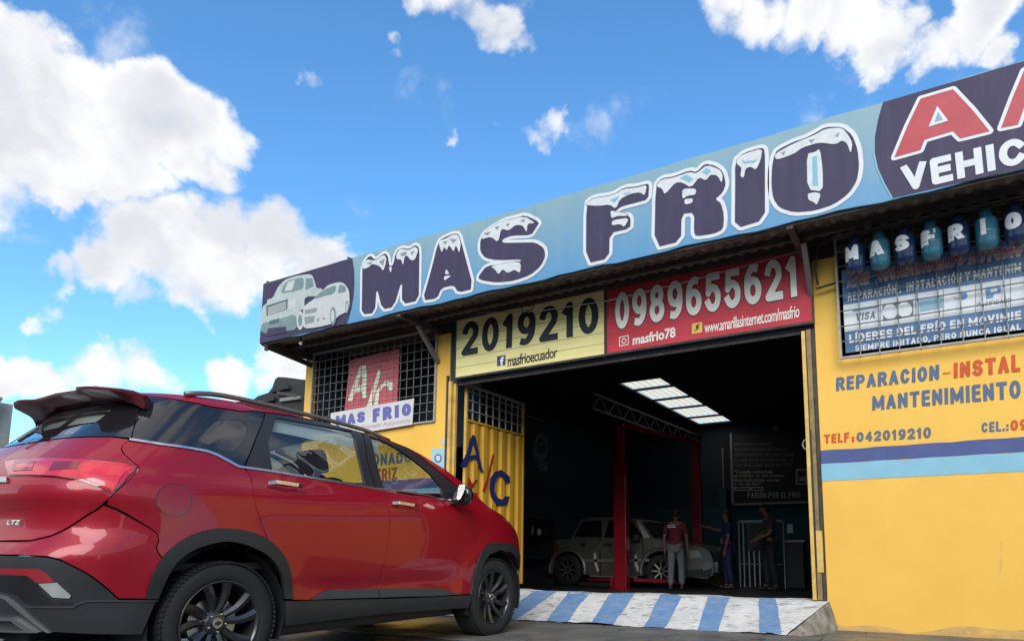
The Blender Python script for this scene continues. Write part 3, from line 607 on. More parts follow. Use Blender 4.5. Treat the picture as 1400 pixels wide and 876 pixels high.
# mirrors
for sx in (1, -1):
    m = MB(); V, F = [], []
    cy, cz = 1.93, 1.19; bm = bmesh.new(); bmesh.ops.create_uvsphere(bm, u_segments=20, v_segments=12, radius=1)
    for v in bm.verts:
        x, y, z = v.co; s = lambda q, e: math.copysign(abs(q)**e, q); v.co = (sx*(.985+.105*s(x, .7)), cy+.06+.075*y*(1 if y > 0 else .6), cz+.015+.082*s(z, .75)+.01*x)
    V = [tuple(v.co) for v in bm.verts]; F = [[v.index for v in f.verts] for f in bm.faces]; bm.free()
    mo = mesh('wing_mirror', V, F if sx > 0 else [f[::-1] for f in F], gloss_black, car, True, world=False)
    q = MB(); pl = []
    for mx_, my_ in catm([(628,662.5),(633,661.5),(636,663),(635,669),(631,679),(627,682.5),(624.5,681),(625.5,672),(628,662.5)], 2)[:-1]:
        w_ = at(mx_, my_, 1, YC+1.905); pl.append((sx*(w_[0]-XC), 1.905, w_[2]))
    q.add(pl, [tuple(range(len(pl)))]); q.build('mirror_glass', chrome, mo, False, world=False)
    q = MB(); q.beam((sx*.86, cy+.06, cz-.03), (sx*.93, cy+.06, cz-.02), .06, .045); q.build('mirror_stalk', gloss_black, mo, False, world=False)
# wheels
tyre_prof = [(.232,-.10),(.245,-.108),(.29,-.112),(.322,-.105),(.338,-.09),(.345,-.07),(.345,-.035),(.337,-.034),(.337,-.028),(.345,-.027),(.345,.027),(.337,.028),(.337,.034),(.345,.035),(.345,.07),(.338,.09),(.322,.105),(.29,.112),(.262,.110),(.245,.106),(.236,.098)]
tm = MB(); tm.lathe(tyre_prof, 72, axis='x')
tme = bpy.data.meshes.new('tyre'); tme.from_pydata(tm.V, [], tm.F); tme.polygons.foreach_set('use_smooth', [True]*len(tm.F)); tme.materials.append(rubber)
bl = MB()
for k in range(76):
    a = 2*math.pi*k/76
    for j, xx in enumerate((-.088, -.052, -.012, .030, .066, .098)):
        aa = a+(.02 if j % 2 else 0); b = MB(); wdt = .013 if j in (0, 5) else .015; b.box(xx-wdt, xx+wdt, -.010, .010, (.336 if j in (0, 5) else .343), (.3435 if j in (0, 5) else .3490))
        bl.add([(v[0], v[2]*math.sin(aa)+v[1]*math.cos(aa), v[2]*math.cos(aa)-v[1]*math.sin(aa)) for v in b.V], b.F)
blm = bpy.data.meshes.new('tread'); blm.from_pydata(bl.V, [], bl.F); blm.materials.append(rubber)
rb = MB(); rb.lathe([(.236,.098),(.240,.103),(.238,.108),(.229,.106),(.222,.085),(.214,.03),(.212,-.09),(.235,-.10)], 64, axis='x')
rbm = bpy.data.meshes.new('rim'); rbm.from_pydata(rb.V, [], rb.F); rbm.polygons.foreach_set('use_smooth', [True]*len(rb.F)); rbm.materials.append(rimm)
spk = MB(); V = []; nrows = 7
for i in range(nrows):
    s = i/(nrows-1); r = .045+s*.185; wd = .017+.008*math.sin(s*math.pi)*0+.010*s**1.2; xo = .052+.040*s**.8-.012*(1-s); tw = .10*math.sin(s*math.pi)
    for (yy, dx) in ((-wd, -.028), (-wd, -.004), (-wd*.1, .010), (wd, .001), (wd, -.028)): V.append((xo+dx, yy+tw*.18, r))
F = []
for i in range(nrows-1):
    for k in range(4): F.append((i*5+k, i*5+k+1, (i+1)*5+k+1, (i+1)*5+k))
spm = bpy.data.meshes.new('spoke'); spm.from_pydata(V, [], F); spm.materials.append(rimm)
hb = MB(); hb.lathe([(0,.078),(.028,.078),(.031,.070)], 24, axis='x'); hbm = bpy.data.meshes.new('hub_cap'); hbm.from_pydata(hb.V, [], hb.F); hbm.materials.append(silver)
hd = MB(); hd.lathe([(.03,.066),(.055,.060),(.075,.045),(.075,0)], 30, axis='x'); hdm = bpy.data.meshes.new('hub'); hdm.from_pydata(hd.V, [], hd.F); hdm.materials.append(rimm)
dk = MB(); dk.lathe([(.06,.02),(.145,.02),(.145,.0),(.06,0)], 40, axis='x'); dkm = bpy.data.meshes.new('brake_disc'); dkm.from_pydata(dk.V, [], dk.F); dkm.materials.append(silver)
lm = MB(); lm.lathe([(0,.072),(.007,.070),(.010,.05)], 10, axis='x'); lmm = bpy.data.meshes.new('wheel_nut'); lmm.from_pydata(lm.V, [], lm.F); lmm.materials.append(chrome)
lo = MB(); lo.box(.079, .081, -.018, .018, -.006, .006); lo.box(.079, .081, -.007, .007, -.012, .012); lom = bpy.data.meshes.new('hub_emblem'); lom.from_pydata(lo.V, [], lo.F); lom.materials.append(darkm)
for sx in (1, -1):
    for yw, rot in ((0, 8), (WB, 20)):
        wl = link('wheel', tme, car); wl.location = (sx*.795, yw, WZ); wl.rotation_euler = (R(rot), 0, 0 if sx > 0 else math.pi)
        for me, nm in ((blm, 'tread'), (rbm, 'rim'), (hbm, 'hub_cap'), (hdm, 'hub'), (dkm, 'brake_disc'), (lom, 'hub_emblem')):
            o = link(nm, me, wl)
            if nm == 'tread': o['kind'] = 'stuff'
        for k in range(5):
            for dd in (-15.5, 15.5):
                o = link('spoke', spm, wl); o.rotation_euler = (R(72*k+dd), 0, 0)
            o = link('wheel_nut', lmm, wl); a = R(72*k+36); o.location = (0, -.052*math.sin(a), .052*math.cos(a))
        # dark wheel house
        m = MB(); V = []; F = []
        for i in range(17):
            a = math.pi*(-.12+1.24*i/16)
            for (x0, rr_) in ((.905, .405), (.60, .42), (.52, .40), (.52, .0)): V.append((sx*x0, yw+rr_*math.cos(a), WZ+.02+rr_*math.sin(a)))
        for i in range(16):
            for k in range(3): F.append((i*4+k, i*4+k+1, (i+1)*4+k+1, (i+1)*4+k))
        mesh('wheel_house', V, F, blackp, car, True, world=False)
m = MB(); m.box(-.80, .80, .46, 2.14, .22, .30, .02); m.box(-.50, .50, 2.14, 3.1, .24, .6, .02); m.box(-.50, .50, -.75, .46, .30, .62, .02); m.box(-.70,.70,-.42,.46,.62,.66); m.build('underbody', darkm, car, False, world=False)
m = MB(); m.tube([(.45, .5, .25), (.42, -.3, .26), (.55, -.80, .27)], .03, 8); m.build('exhaust_pipe', darkm, car, True, world=False)
m = MB(); m.beam((-.7, 0, .33), (.7, 0, .33), .07, .07); m.beam((.45,-.1,.30),(.62,-.75,.25),.05,.05); m.beam((.20,-.1,.30),(.28,-.80,.24),.05,.05); m.build('rear_axle', darkm, car, False, world=False)
# interior
seatm = mat('black_seat_cloth', (.018, .018, .02), .8)
m = MB(); m.box(-.74, .74, 2.05, 2.42, .75, 1.06, .05); m.build('dashboard', seatm, car, True, world=False)
m = MB(); m.box(-.82, .82, -.5, 2.3, .64, .68); m.build('cabin_floor', seatm, car, False, world=False)
for (sx, yy) in ((.40, 1.25), (-.40, 1.25), (.40, .30), (-.40, .30)):
    m = MB(); m.box(sx-.25, sx+.25, yy-.10, yy+.45, .70, .86, .05)
    b = MB(); b.box(-.24, .24, -.06, .06, 0, .52, .05); b.box(-.13, .13, -.045, .045, .56, .76, .04); b.box(-.06, -.045, -.01, .01, .5, .6); b.box(.045, .06, -.01, .01, .5, .6)
    m.add([(sx+v[0], yy-.10+v[1]-v[2]*.28, .84+v[2]*.86) for v in b.V], b.F); m.build('seat', seatm, car, True, world=False)
m = MB(); m.tube([(-.40+.18*math.cos(a), 2.02+.05*math.sin(a), 1.02+.17*math.sin(a)) for a in np.linspace(0, 2*math.pi, 21)], .014, 6); m.build('steering_wheel', seatm, car, True, world=False)
# trim level badge
q1, nn = surf_pt(12.5, 717, .012); q2, _ = surf_pt(29, 717, .012); q3, _ = surf_pt(31, 710.5, .012); q4, _ = surf_pt(14.5, 710.5, .012)
V, F = stroke_quad('LTZ', q4, q3, q2, q1, st=.24, wf=1.5); mesh('badge', V, F, chrome, car, False, world=False)
# ================================================================== SETTING
asph = mat('wet_worn_asphalt', (.13, .122, .108), .6, bump=.9, bscale=35, vscale=1.2, col2=(.065, .060, .055))
g = MB(); g.add([(-400, -400, 0), (400, -400, 0), (400, 400, 0), (-400, 400, 0)], [(0, 1, 2, 3)]); tag(g.build('street', asph), kind='structure')
conc = mat('stained_concrete', (.34, .31, .27), .85, var=.75, vscale=9, bump=.8, bscale=25)
apron = mat('worn_concrete_apron', (.19, .18, .16), .65, var=.5, vscale=2.5, bump=.8, bscale=20)
# broken concrete slabs of the forecourt, joints between them
FD = 6.85
for i, (x0, x1, y0, y1, zz) in enumerate([(-5.6, -2.9, 4.62, 6.18, .012), (-2.88, -1.0, 4.60, 6.16, .018), (-.98, 1.4, 4.63, 6.82, .014), (-9.6, -5.62, 4.62, 6.84, .016), (1.42, 3.6, 4.63, 6.82, .011)]):
    P = []; n = 14
    for a, b in (((x0, y0), (x1, y0)), ((x1, y0), (x1, y1)), ((x1, y1), (x0, y1)), ((x0, y1), (x0, y0))):
        for k in range(n): P.append((a[0]+(b[0]-a[0])*k/n+rng.uniform(-.02, .02), a[1]+(b[1]-a[1])*k/n+rng.uniform(-.02, .02)))
    q, F = fill(P); V = [(p[0], p[1], zz) for p in q]; m = MB(); m.add(V, [tuple(f) for f in F]); k = len(P)
    m.add([(p[0], p[1], zz) for p in P]+[(p[0], p[1], -.05) for p in P], [(i_, (i_+1) % k, k+(i_+1) % k, k+i_) for i_ in range(k)])
    tag(m.build('pavement_slab', apron), kind='structure')
# ramp
def rampz(x, y): 
    s = min(1, max(0, (y-RY0)/(FD-RY0))); return .02+(.265)*s + .006*math.sin(x*3.1+y*5)+.005*math.sin(x*7.7-y*9)
RY0 = 6.17; RX0, RX1 = -5.62, -1.03
whitep = mat('chipped_white_paint', (.74, .73, .70), .7, vscale=9, col2=(.56, .54, .50), bump=1.0, bscale=14, stretch=(1, .6, 1))
bluep = mat('worn_blue_paint', (.11, .23, .44), .65, vscale=9, col2=(.20, .32, .48), bump=1.0, bscale=14)
def scuff(m, dark, sc=(1, 1, 1), thr=.60):
    t = m.node_tree; b = t.nodes['Principled BSDF']; src = b.inputs['Base Color'].links[0].from_socket if b.inputs['Base Color'].links else None
    tc = t.nodes.new('ShaderNodeTexCoord'); mp = t.nodes.new('ShaderNodeMapping'); mp.inputs['Rotation'].default_value = (0, 0, .6); mp.inputs['Scale'].default_value = sc; n = t.nodes.new('ShaderNodeTexNoise'); n.inputs['Scale'].default_value = 3; n.inputs['Detail'].default_value = 9; n.inputs['Roughness'].default_value = .72
    t.links.new(tc.outputs['Object'], mp.inputs[0]); t.links.new(mp.outputs[0], n.inputs['Vector']); r_ = t.nodes.new('ShaderNodeMapRange'); r_.inputs[1].default_value = thr; r_.inputs[2].default_value = thr+.10; r_.inputs[4].default_value = .8; t.links.new(n.outputs['Fac'], r_.inputs[0])
    mx = t.nodes.new('ShaderNodeMix'); mx.data_type = 'RGBA'; t.links.new(r_.outputs[0], mx.inputs[0]); mx.inputs[7].default_value = (*dark, 1)
    if src: t.links.new(src, mx.inputs[6])
    else: mx.inputs[6].default_value = b.inputs['Base Color'].default_value
    t.links.new(mx.outputs[2], b.inputs['Base Color'])
scuff(whitep, (.20, .18, .16), (2.2, 8, 1), .53); scuff(bluep, (.30, .34, .40), (2.2, 8, 1), .53)
m = MB(); nx, ny = 90, 14; V = []; F = []
for j in range(ny+1):
    for i in range(nx+1):
        x = RX0+(RX1-.27*max(0, 1-j/(ny-3))-RX0)*i/nx; y = RY0+(FD+.18-RY0)*j/ny+(rng.uniform(-.02, .02) if j == 0 else 0)+.0
        if j == 0: x = RX0+(RX1-.27-RX0)*i/nx; y -= .03*(x > -2)*(x+2)
        V.append((x, y, rampz(x, y)+rng.uniform(-.003, .003)))
for j in range(ny):
    for i in range(nx): F.append((j*(nx+1)+i, j*(nx+1)+i+1, (j+1)*(nx+1)+i+1, (j+1)*(nx+1)+i))
m.add(V, F); ramp = tag(m.build('entrance_ramp', whitep, smooth=True), kind='structure')
def at_ramp(px, py):
    d = ray(px, py); best = None
    for y in np.linspace(RY0-.02, FD+.15, 200):
        t = y/d[1]; e = abs(CH+d[2]*t-rampz(d[0]*t, y))
        if best is None or e < best[0]: best = (e, d[0]*t, y)
    return best[1], best[2]
for st in ([(578,838),(618,836),(640,820),(600,820)], [(680,846),(706,846.5),(762,808),(731,808)], [(747,851),(775,853),(811,809.5),(778,809)], [(808,854),(838,856),(868,811),(839,810.5)], [(880,859),(908,862),(932,815),(906,812)], [(954,864),(982,866),(997,816.5),(968,814.5)], [(1038,869),(1069,871),(1061,819),(1038,817)]):
    q = [at_ramp(*p) for p in st]; n = 8; V = []; F = []
    for i in range(n+1):
        s = i/n; l = np.array(q[0])*(1-s)+np.array(q[3])*s; r = np.array(q[1])*(1-s)+np.array(q[2])*s
        for k in range(4):
            c = l+(r-l)*k/3+(rng.uniform(-.006, .006, 2) if k in (0, 3) else 0); V.append((c[0], c[1], rampz(c[0], c[1])+.0065))
    for i in range(n):
        for k in range(3): F.append((i*4+k, i*4+k+1, (i+1)*4+k+1, (i+1)*4+k))
    mesh('ramp_stripe', V, F, bluep, ramp, True)
# side of the ramp: rough concrete
m = MB(); V = []; 
for i in range(9):
    s = i/8; y = RY0+(FD-RY0)*s; V += [(RX1-.27*(1-s)+.002, y, rampz(RX1, y)-.004), (RX1-.25*(1-s)+.03+rng.uniform(0, .03)*s, y, .5*rampz(RX1, y)), (RX1-.27*(1-s)+.06+.02*s, y-.02, -.01)]
F = [(3*i+k, 3*i+k+1, 3*i+k+4, 3*i+k+3) for i in range(8) for k in (0, 1)]; m.add(V, F); m.build('ramp_side', conc, ramp)
# garage floor
m = MB(); m.box(-8.55, 4.0, 7.03, 18.3, -.1, .012); tag(m.build('garage_floor', mat('oily_dark_concrete', (.045, .044, .042), .5, var=.5, vscale=1.5)), kind='structure')

# ================================================================== WORKSHOP BUILDING
yel = mat('yellow_wall_paint', (.84, .50, .085), .75, vscale=1.3, col2=(.78, .44, .070), bump=.35, bscale=7)
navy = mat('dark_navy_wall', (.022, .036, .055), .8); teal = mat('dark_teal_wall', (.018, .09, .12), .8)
b_blue = mat('dark_blue_stripe_paint', (.07, .095, .25), .7, var=.15, vscale=5); b_sky = mat('light_blue_stripe_paint', (.24, .49, .60), .7, var=.12, vscale=5)
def cracks(m, sc, wd=.012):
    t = m.node_tree; b = t.nodes['Principled BSDF']; src = b.inputs['Base Color'].links[0].from_socket
    tc = t.nodes.new('ShaderNodeTexCoord'); n = t.nodes.new('ShaderNodeTexNoise'); n.inputs['Scale'].default_value = 2.2; n.inputs['Detail'].default_value = 6; ad_ = t.nodes.new('ShaderNodeVectorMath'); ad_.operation = 'MULTIPLY_ADD'; ad_.inputs[1].default_value = (.6, .6, 0); t.links.new(n.outputs['Color'], ad_.inputs[0]); t.links.new(tc.outputs['Object'], n.inputs['Vector']); t.links.new(tc.outputs['Object'], ad_.inputs[2])
    v = t.nodes.new('ShaderNodeTexVoronoi'); v.feature = 'DISTANCE_TO_EDGE'; v.inputs['Scale'].default_value = sc; t.links.new(ad_.outputs[0], v.inputs['Vector'])
    r_ = t.nodes.new('ShaderNodeMapRange'); r_.inputs[1].default_value = wd; r_.inputs[2].default_value = wd*.3; r_.inputs[4].default_value = .85; t.links.new(v.outputs['Distance'], r_.inputs[0])
    mx = t.nodes.new('ShaderNodeMix'); mx.data_type = 'RGBA'; t.links.new(r_.outputs[0], mx.inputs[0]); t.links.new(src, mx.inputs[6]); mx.inputs[7].default_value = (.02, .018, .016, 1); t.links.new(mx.outputs[2], b.inputs['Base Color'])
    n2_ = t.nodes.new('ShaderNodeTexNoise'); n2_.inputs['Scale'].default_value = 1.1; n2_.inputs['Detail'].default_value = 5; t.links.new(tc.outputs['Object'], n2_.inputs['Vector']); rr = t.nodes.new('ShaderNodeMapRange'); rr.inputs[1].default_value = .45; rr.inputs[2].default_value = .60; rr.inputs[3].default_value = .75; rr.inputs[4].default_value = .42; t.links.new(n2_.outputs['Fac'], rr.inputs[0]); t.links.new(rr.outputs[0], b.inputs['Roughness'])
cracks(asph, .9); cracks(apron, 1.3, .010)
scuff(yel, (.50, .30, .08), (2.5, 1, .35), .62); scuff(apron, (.07, .065, .06), (.7, .7, 1), .55); scuff(asph, (.035, .033, .03), (.5, .8, 1), .56)
bld = thing('workshop_building', 'yellow car workshop building with open doorway and blue stripes painted on its walls', 'building', (-3.0, FD, 0))
WX0, OX0, OX1, WX1 = -8.64, -5.76, -1.045, 4.0
GL = (-8.46, -5.98, 2.49, 3.80); GR = (-.80, 1.6, 2.655, 3.84)
def wob(p):
    return p
ZW = 3.70
slab([(WX0, -.05), (OX0, -.05), (OX0, ZW), (GL[1], ZW), (GL[1], GL[2]), (GL[0], GL[2]), (GL[0], ZW), (WX0, ZW)], [], FD, FD+.05).build('front_wall', yel, bld)
slab([(OX1, -.05), (WX1, -.05), (WX1, ZW), (GR[1], ZW), (GR[1], GR[2]), (GR[0], GR[2]), (GR[0], ZW), (OX1, ZW)], [], FD, FD+.05).build('front_wall', yel, bld)
dkb = mat('dark_wall_beam', (.05, .042, .038), .8, vscale=5, col2=(.025, .022, .02))
for x0, x1, z0 in ((WX0, GL[0], ZW+.001), (GL[0]+.001, GL[1]-.001, 3.80), (GL[1], OX0, ZW+.001), (OX1, GR[0], ZW+.001), (GR[0]+.001, GR[1]-.001, 3.84), (GR[1], WX1, ZW+.001)):
    m = MB(); m.box(x0, x1, FD, FD+.05, z0, 3.95); m.build('wall_beam', dkb, bld)
m = MB(); m.box(OX0, OX1, FD+.02, FD+.15, 3.0, 3.94); m.build('lintel', navy, bld)
m = MB(); m.box(WX0, WX1, FD+.055, FD+.168, 3.951, 4.299); m.build('parapet', navy, bld)
m = MB(); m.box(WX0, WX0+.05, FD+.052, 18.4, -.05, 4.299); m.build('side_wall', yel, bld)
m = MB(); m.box(WX1-.15, WX1, FD+.162, 18.4, -.05, 4.299); m.build('side_wall', yel, bld)
m = MB(); m.box(WX0+.052, WX0+.17, FD+.060, 18.2, 0, 4.298); m.build('inner_wall', navy, bld)
m = MB(); m.box(WX1-.17, WX1-.152, FD+.165, 18.2, 0, 4.299); m.build('inner_wall', navy, bld)
m = MB(); m.box(WX0+.152, WX1-.152, 18.2, 18.4, 2.0, 4.299); m.build('back_wall', navy, bld)
m = MB(); m.box(WX0+.152, WX1-.152, 18.2, 18.4, -.05, 1.998); m.build('back_wall', teal, bld)
m = MB(); m.box(OX0+.01, OX0+.02, FD+.16, FD+.2, 0, 3.0); 
for (x0, x1) in ((WX0+.001, OX0), (OX1, WX1)):
    for z0, z1, mm in ((1.60, 1.735, b_blue), (1.42, 1.598, b_sky)) if x0 < -5 else ((1.605, 1.735, b_blue), (1.435, 1.603, b_sky)):
        n = 40; V = []; top = [z1+.004*math.sin(i*1.9)+rng.uniform(-.002, .002) for i in range(n+1)]
        V = [(x0+(x1-x0)*i/n, FD-.004, z0) for i in range(n+1)]+[(x0+(x1-x0)*i/n, FD-.004, top[i]) for i in range(n+1)]
        mesh('painted_stripe', V, [(i, i+1, n+2+i, n+1+i) for i in range(n)], mm, bld)
# base plaster lip, uneven
dirty = mat('dirty_yellow_plaster', (.66, .38, .085), .85, vscale=7, col2=(.40, .27, .11), bump=1.0, bscale=12)
V = []; n = 60
for i in range(n+1):
    x = OX1+.002+(WX1-OX1)*i/n; hh = .075+.03*math.sin(x*3.3)+.02*math.sin(x*9.1+1); V += [(x, FD-.022-rng.uniform(0, .006), -.02), (x, FD-.014-rng.uniform(0, .003), hh*.5), (x, FD-.0015, hh)]
mesh('plaster_base', V, [(3*i+k, 3*i+3+k, 3*i+4+k, 3*i+1+k) for i in range(n) for k in range(2)], dirty, bld)
# roof with five translucent strips
rf = mat('dark_roof_sheet', (.03, .03, .032), .6)
SK = []
for qs in ([(120,115),(345,85),(435,125),(200,152)], [(240,160),(465,140),(565,188),(345,210)], [(380,222),(590,205),(665,240),(455,262)], [(490,270),(690,252),(785,303),(590,318)], [(610,328),(820,312),(880,350),(680,358)]):
    SK.append(qs)
ys = [(12.55, 13.27), (13.36, 14.40), (14.49, 15.47), (15.56, 16.78), (16.88, 17.80)]
m = MB(); xs0, xs1 = -5.93, -5.0
m.box(WX0, xs0, FD+.17, 18.4, 4.3, 4.34); m.box(xs1, WX1, FD+.17, 18.4, 4.3, 4.34)
pr_ = FD+.17
for a, b in ys+[(18.4, 18.4)]:
    m.box(xs0, xs1, pr_, a, 4.3, 4.34); pr_ = b
m.build('roof', rf, bld)
tl_ = bpy.data.materials.new('translucent_fibreglass'); tl_.use_nodes = True; t = tl_.node_tree; t.nodes.clear()
o = t.nodes.new('ShaderNodeOutputMaterial'); a = t.nodes.new('ShaderNodeBsdfTranslucent'); a.inputs[0].default_value = (1, .84, .60, 1)
wv = t.nodes.new('ShaderNodeTexNoise'); wv.inputs['Scale'].default_value = 9; cr_ = t.nodes.new('ShaderNodeMix'); cr_.data_type = 'RGBA'; cr_.inputs[6].default_value = (.88, .72, .50, 1); cr_.inputs[7].default_value = (1, .86, .64, 1); t.links.new(wv.outputs[0], cr_.inputs[0]); t.links.new(cr_.outputs[2], a.inputs[0]); t.links.new(a.outputs[0], o.inputs[0])
for i, (a0, b0) in enumerate(ys):
    V = []; F = []; n = 24
    for k in range(n+1):
        x = xs0+(xs1-xs0)*k/n; z = 4.345+(.02 if k % 4 in (1, 2) else 0); V += [(x, a0-.02, z), (x, b0+.02, z)]
    for k in range(n): F.append((2*k, 2*k+2, 2*k+3, 2*k+1))
    mesh('skylight_panel', V, F, tl_, bld)
steel = mat('grey_steel', (.010, .010, .010), .7, 0, var=.3, vscale=8); rust = mat('rusty_dark_steel', (.09, .07, .06), .7, .3, vscale=12, col2=(.035, .03, .028), bump=.4)
# roof truss
tr = thing('roof_truss', 'long grey steel lattice truss under the bright skylights inside the garage', 'truss', (-6.1, 15, 3.6))
pA, pB = Vector((-6.3, 12.0, 4.02)), Vector((-6.0, 18.15, 4.02)); lo_ = Vector((0, 0, -.32))
m = MB(); m.beam(pA, pB, .05, .05); m.build('chord', steel, tr); m = MB(); m.beam(pA+lo_, pB+lo_, .06, .05); m.build('chord', steel, tr)
for k in range(18):
    m = MB(); s0, s1 = k/18, (k+1)/18; a = pA.lerp(pB, s0); b = pA.lerp(pB, s1)
    m.beam(a if k % 2 else a+lo_, b+lo_ if k % 2 else b, .025, .025); m.build('brace', steel, tr)
# ------------------------------------------------------------------ canopy
BY = 6.0; BZ0, BZ1 = 3.745, 4.655; BX0, BX1 = -8.60, 2.2
can = thing('canopy', 'dark corrugated metal canopy over the workshop front behind the long banner', 'canopy', (-3, BY+.3, 3.8))
sheet = mat('weathered_soffit_sheet', (.26, .22, .19), .7, 0, vscale=5, col2=(.13, .105, .09))
sm_ = None
for i in range(11):
    x0 = BX0+.0+i*.98; x1 = min(x0+1.0, WX1)
    V = []; n = 28; F = []
    for k in range(n+1):
        x = (x1-x0)*k/n; z = (.022 if (k % 4) in (1, 2) else 0); V += [(x, 0, z-.02), (x, FD-BY-.06+.8, z+.16)]
    if sm_ is None:
        sm_ = bpy.data.meshes.new('roof_sheet'); sm_.from_pydata(V, [], [(2*k, 2*k+1, 2*k+3, 2*k+2) for k in range(n)])
    o = link('roof_sheet', sm_, can, sheet); o.location = Vector((x0, BY+.06, 3.82+(i % 2)*.004))-Vector((-3, BY+.3, 3.8))
for (y, z) in ((BY+.06, 3.775), (BY+.45, 3.80), (FD-.06, 3.86)):
    m = MB(); m.box(BX0-.02, BX1+1, y-.025, y+.025, z-.03, z+.03); m.build('purlin', rust, can)
for x in (-8.52, -5.93, -1.10, 1.9):
    m = MB(); m.box(x-.03, x+.03, BY+.03, FD-.001, 3.70, 3.765); m.build('outrigger', rust, can)
for x in (-5.93, -1.04):
    m = MB(); m.beam((x, BY+.38, 3.70), (x-.02, FD-.03, 3.32), .05, .05); m.build('strut', mat('bare_steel_tube', (.22, .21, .20), .5, .5), can)
m = MB(); m.box(BX0-.01, BX0+.01, BY+.035, FD-.002, 3.766, 4.02); m.build('end_panel', sheet, can)
m = MB(); m.beam((-8.55, BY+.1, 3.72), (-8.5, FD, 3.62), .04, .07); m.build('strut', rust, can)
# ------------------------------------------------------------------ long banner board
bl_blue = bpy.data.materials.new('faded_sky_blue_vinyl'); bl_blue.use_nodes = True; t = bl_blue.node_tree; b = t.nodes['Principled BSDF']; b.inputs['Roughness'].default_value = .5
tc = t.nodes.new('ShaderNodeTexCoord'); sx_ = t.nodes.new('ShaderNodeSeparateXYZ'); t.links.new(tc.outputs['Object'], sx_.inputs[0])
mr = t.nodes.new('ShaderNodeMapRange'); mr.inputs[1].default_value = -.45; mr.inputs[2].default_value = .45; t.links.new(sx_.outputs['Z'], mr.inputs[0])
mx = t.nodes.new('ShaderNodeMix'); mx.data_type = 'RGBA'; mx.inputs[6].default_value = (.085, .25, .43, 1); mx.inputs[7].default_value = (.20, .32, .36, 1)
nz = t.nodes.new('ShaderNodeTexNoise'); nz.inputs['Scale'].default_value = 3; nz.inputs['Detail'].default_value = 6; mp = t.nodes.new('ShaderNodeMapping'); mp.inputs['Scale'].default_value = (2.2, 1, .35); t.links.new(tc.outputs['Object'], mp.inputs[0]); t.links.new(mp.outputs[0], nz.inputs['Vector'])
ma = t.nodes.new('ShaderNodeMath'); ma.operation = 'MULTIPLY_ADD'; ma.inputs[1].default_value = .9; ma.inputs[2].default_value = -.45; t.links.new(nz.outputs['Fac'], ma.inputs[0])
mb_ = t.nodes.new('ShaderNodeMath'); mb_.operation = 'ADD'; mb_.use_clamp = True; t.links.new(mr.outputs[0], mb_.inputs[0]); t.links.new(ma.outputs[0], mb_.inputs[1]); t.links.new(mb_.outputs[0], mx.inputs[0]); t.links.new(mx.outputs[2], b.inputs['Base Color'])
purple = mat('dark_purple_print', (.042, .030, .078), .7, vscale=3, col2=(.030, .022, .056), stretch=(3, 1, .4))
wprint = mat('off_white_print', (.62, .63, .64), .55, var=.10, vscale=6)
snow = mat('snow_white_print', (.60, .62, .62), .55, var=.2, vscale=14); redp = mat('red_print', (.42, .022, .035), .5, var=.15, vscale=4)
iceb = mat('ice_blue_print', (.17, .38, .47), .5); outl = mat('dark_outline_print', (.04, .035, .05), .5); greyprint = mat('grey_print', (.22, .25, .26), .5, var=.2, vscale=10)
scuff(bl_blue, (.16, .24, .28), (5, 1, .25), .61); scuff(purple, (.07, .06, .10), (5, 1, .3), .60); scuff(wprint, (.48, .49, .50), (5, 1, .3), .58)
brd = thing('banner_board', 'long blue shop banner reading MAS FRIO in snow-capped letters along the canopy', 'sign', ((BX0+BX1)/2, BY, (BZ0+BZ1)/2))
m = MB(); n = 60; V = []; F = []
for i in range(n+1):
    x = BX0+(BX1-BX0)*i/n; sag = .008*math.sin(i*.9)+.006*math.sin(i*2.3); V += [(x, BY, BZ0+sag), (x, BY, BZ1+sag*.5), (x, BY+.03, BZ1+sag*.5), (x, BY+.03, BZ0+sag)]
for i in range(n):
    for k in range(4): F.append((4*i+k, 4*i+4+k, 4*i+4+(k+1) % 4, 4*i+(k+1) % 4))
F += [(0, 1, 2, 3), (4*n+3, 4*n+2, 4*n+1, 4*n)]; F = [f[::-1] for f in F]; mesh('panel', V, F, bl_blue, brd)
m = MB(); m.box(BX0, BX1, BY+.032, BY+.062, BZ1-.03, BZ1+.012); m.box(BX0, BX1, BY+.032, BY+.062, BZ0-.02, BZ0+.03); m.box(BX0, BX0+.03, BY+.032, BY+.062, BZ0+.031, BZ1-.031); m.build('frame', rust, brd)
for x in (BX0+.02, -6.9): m = MB(); m.box(x, x+.02, BY+.03, BY+.16, BZ1+.013, BZ1+.05); m.build('bracket', rust, brd)
m = MB(); m.tube([(BX0+.09, BY+.05, BZ0-.10), (BX0+.09, BY+.05, BZ0-.021)], .028, 8); m.build('tube_end', rust, brd)
tA = lambda l: [(340+x/7.3, 360+y/7.3) for x, y in l]
tB = lambda l: [(480+x/5, 270+y/5) for x, y in l]
tC = lambda l: [(780+x/4.171, 170+y/4.171) for x, y in l]
tD = lambda l: [(1000+x/3.5, 80+y/3.5) for x, y in l]
tE = lambda l: [(400+x/5.475, 440+y/5.475) for x, y in l]
tG = lambda l: [(1060+x/3.982, 280+y/3.982) for x, y in l]
def wp(pl, Y=BY): return [tuple(at(x, y, 1, Y)[[0, 2]]) for x, y in pl]
def clampz(pl, Y=BY): return [(x, min(max(z, BZ0+.004), BZ1-.004)) for x, z in pl]
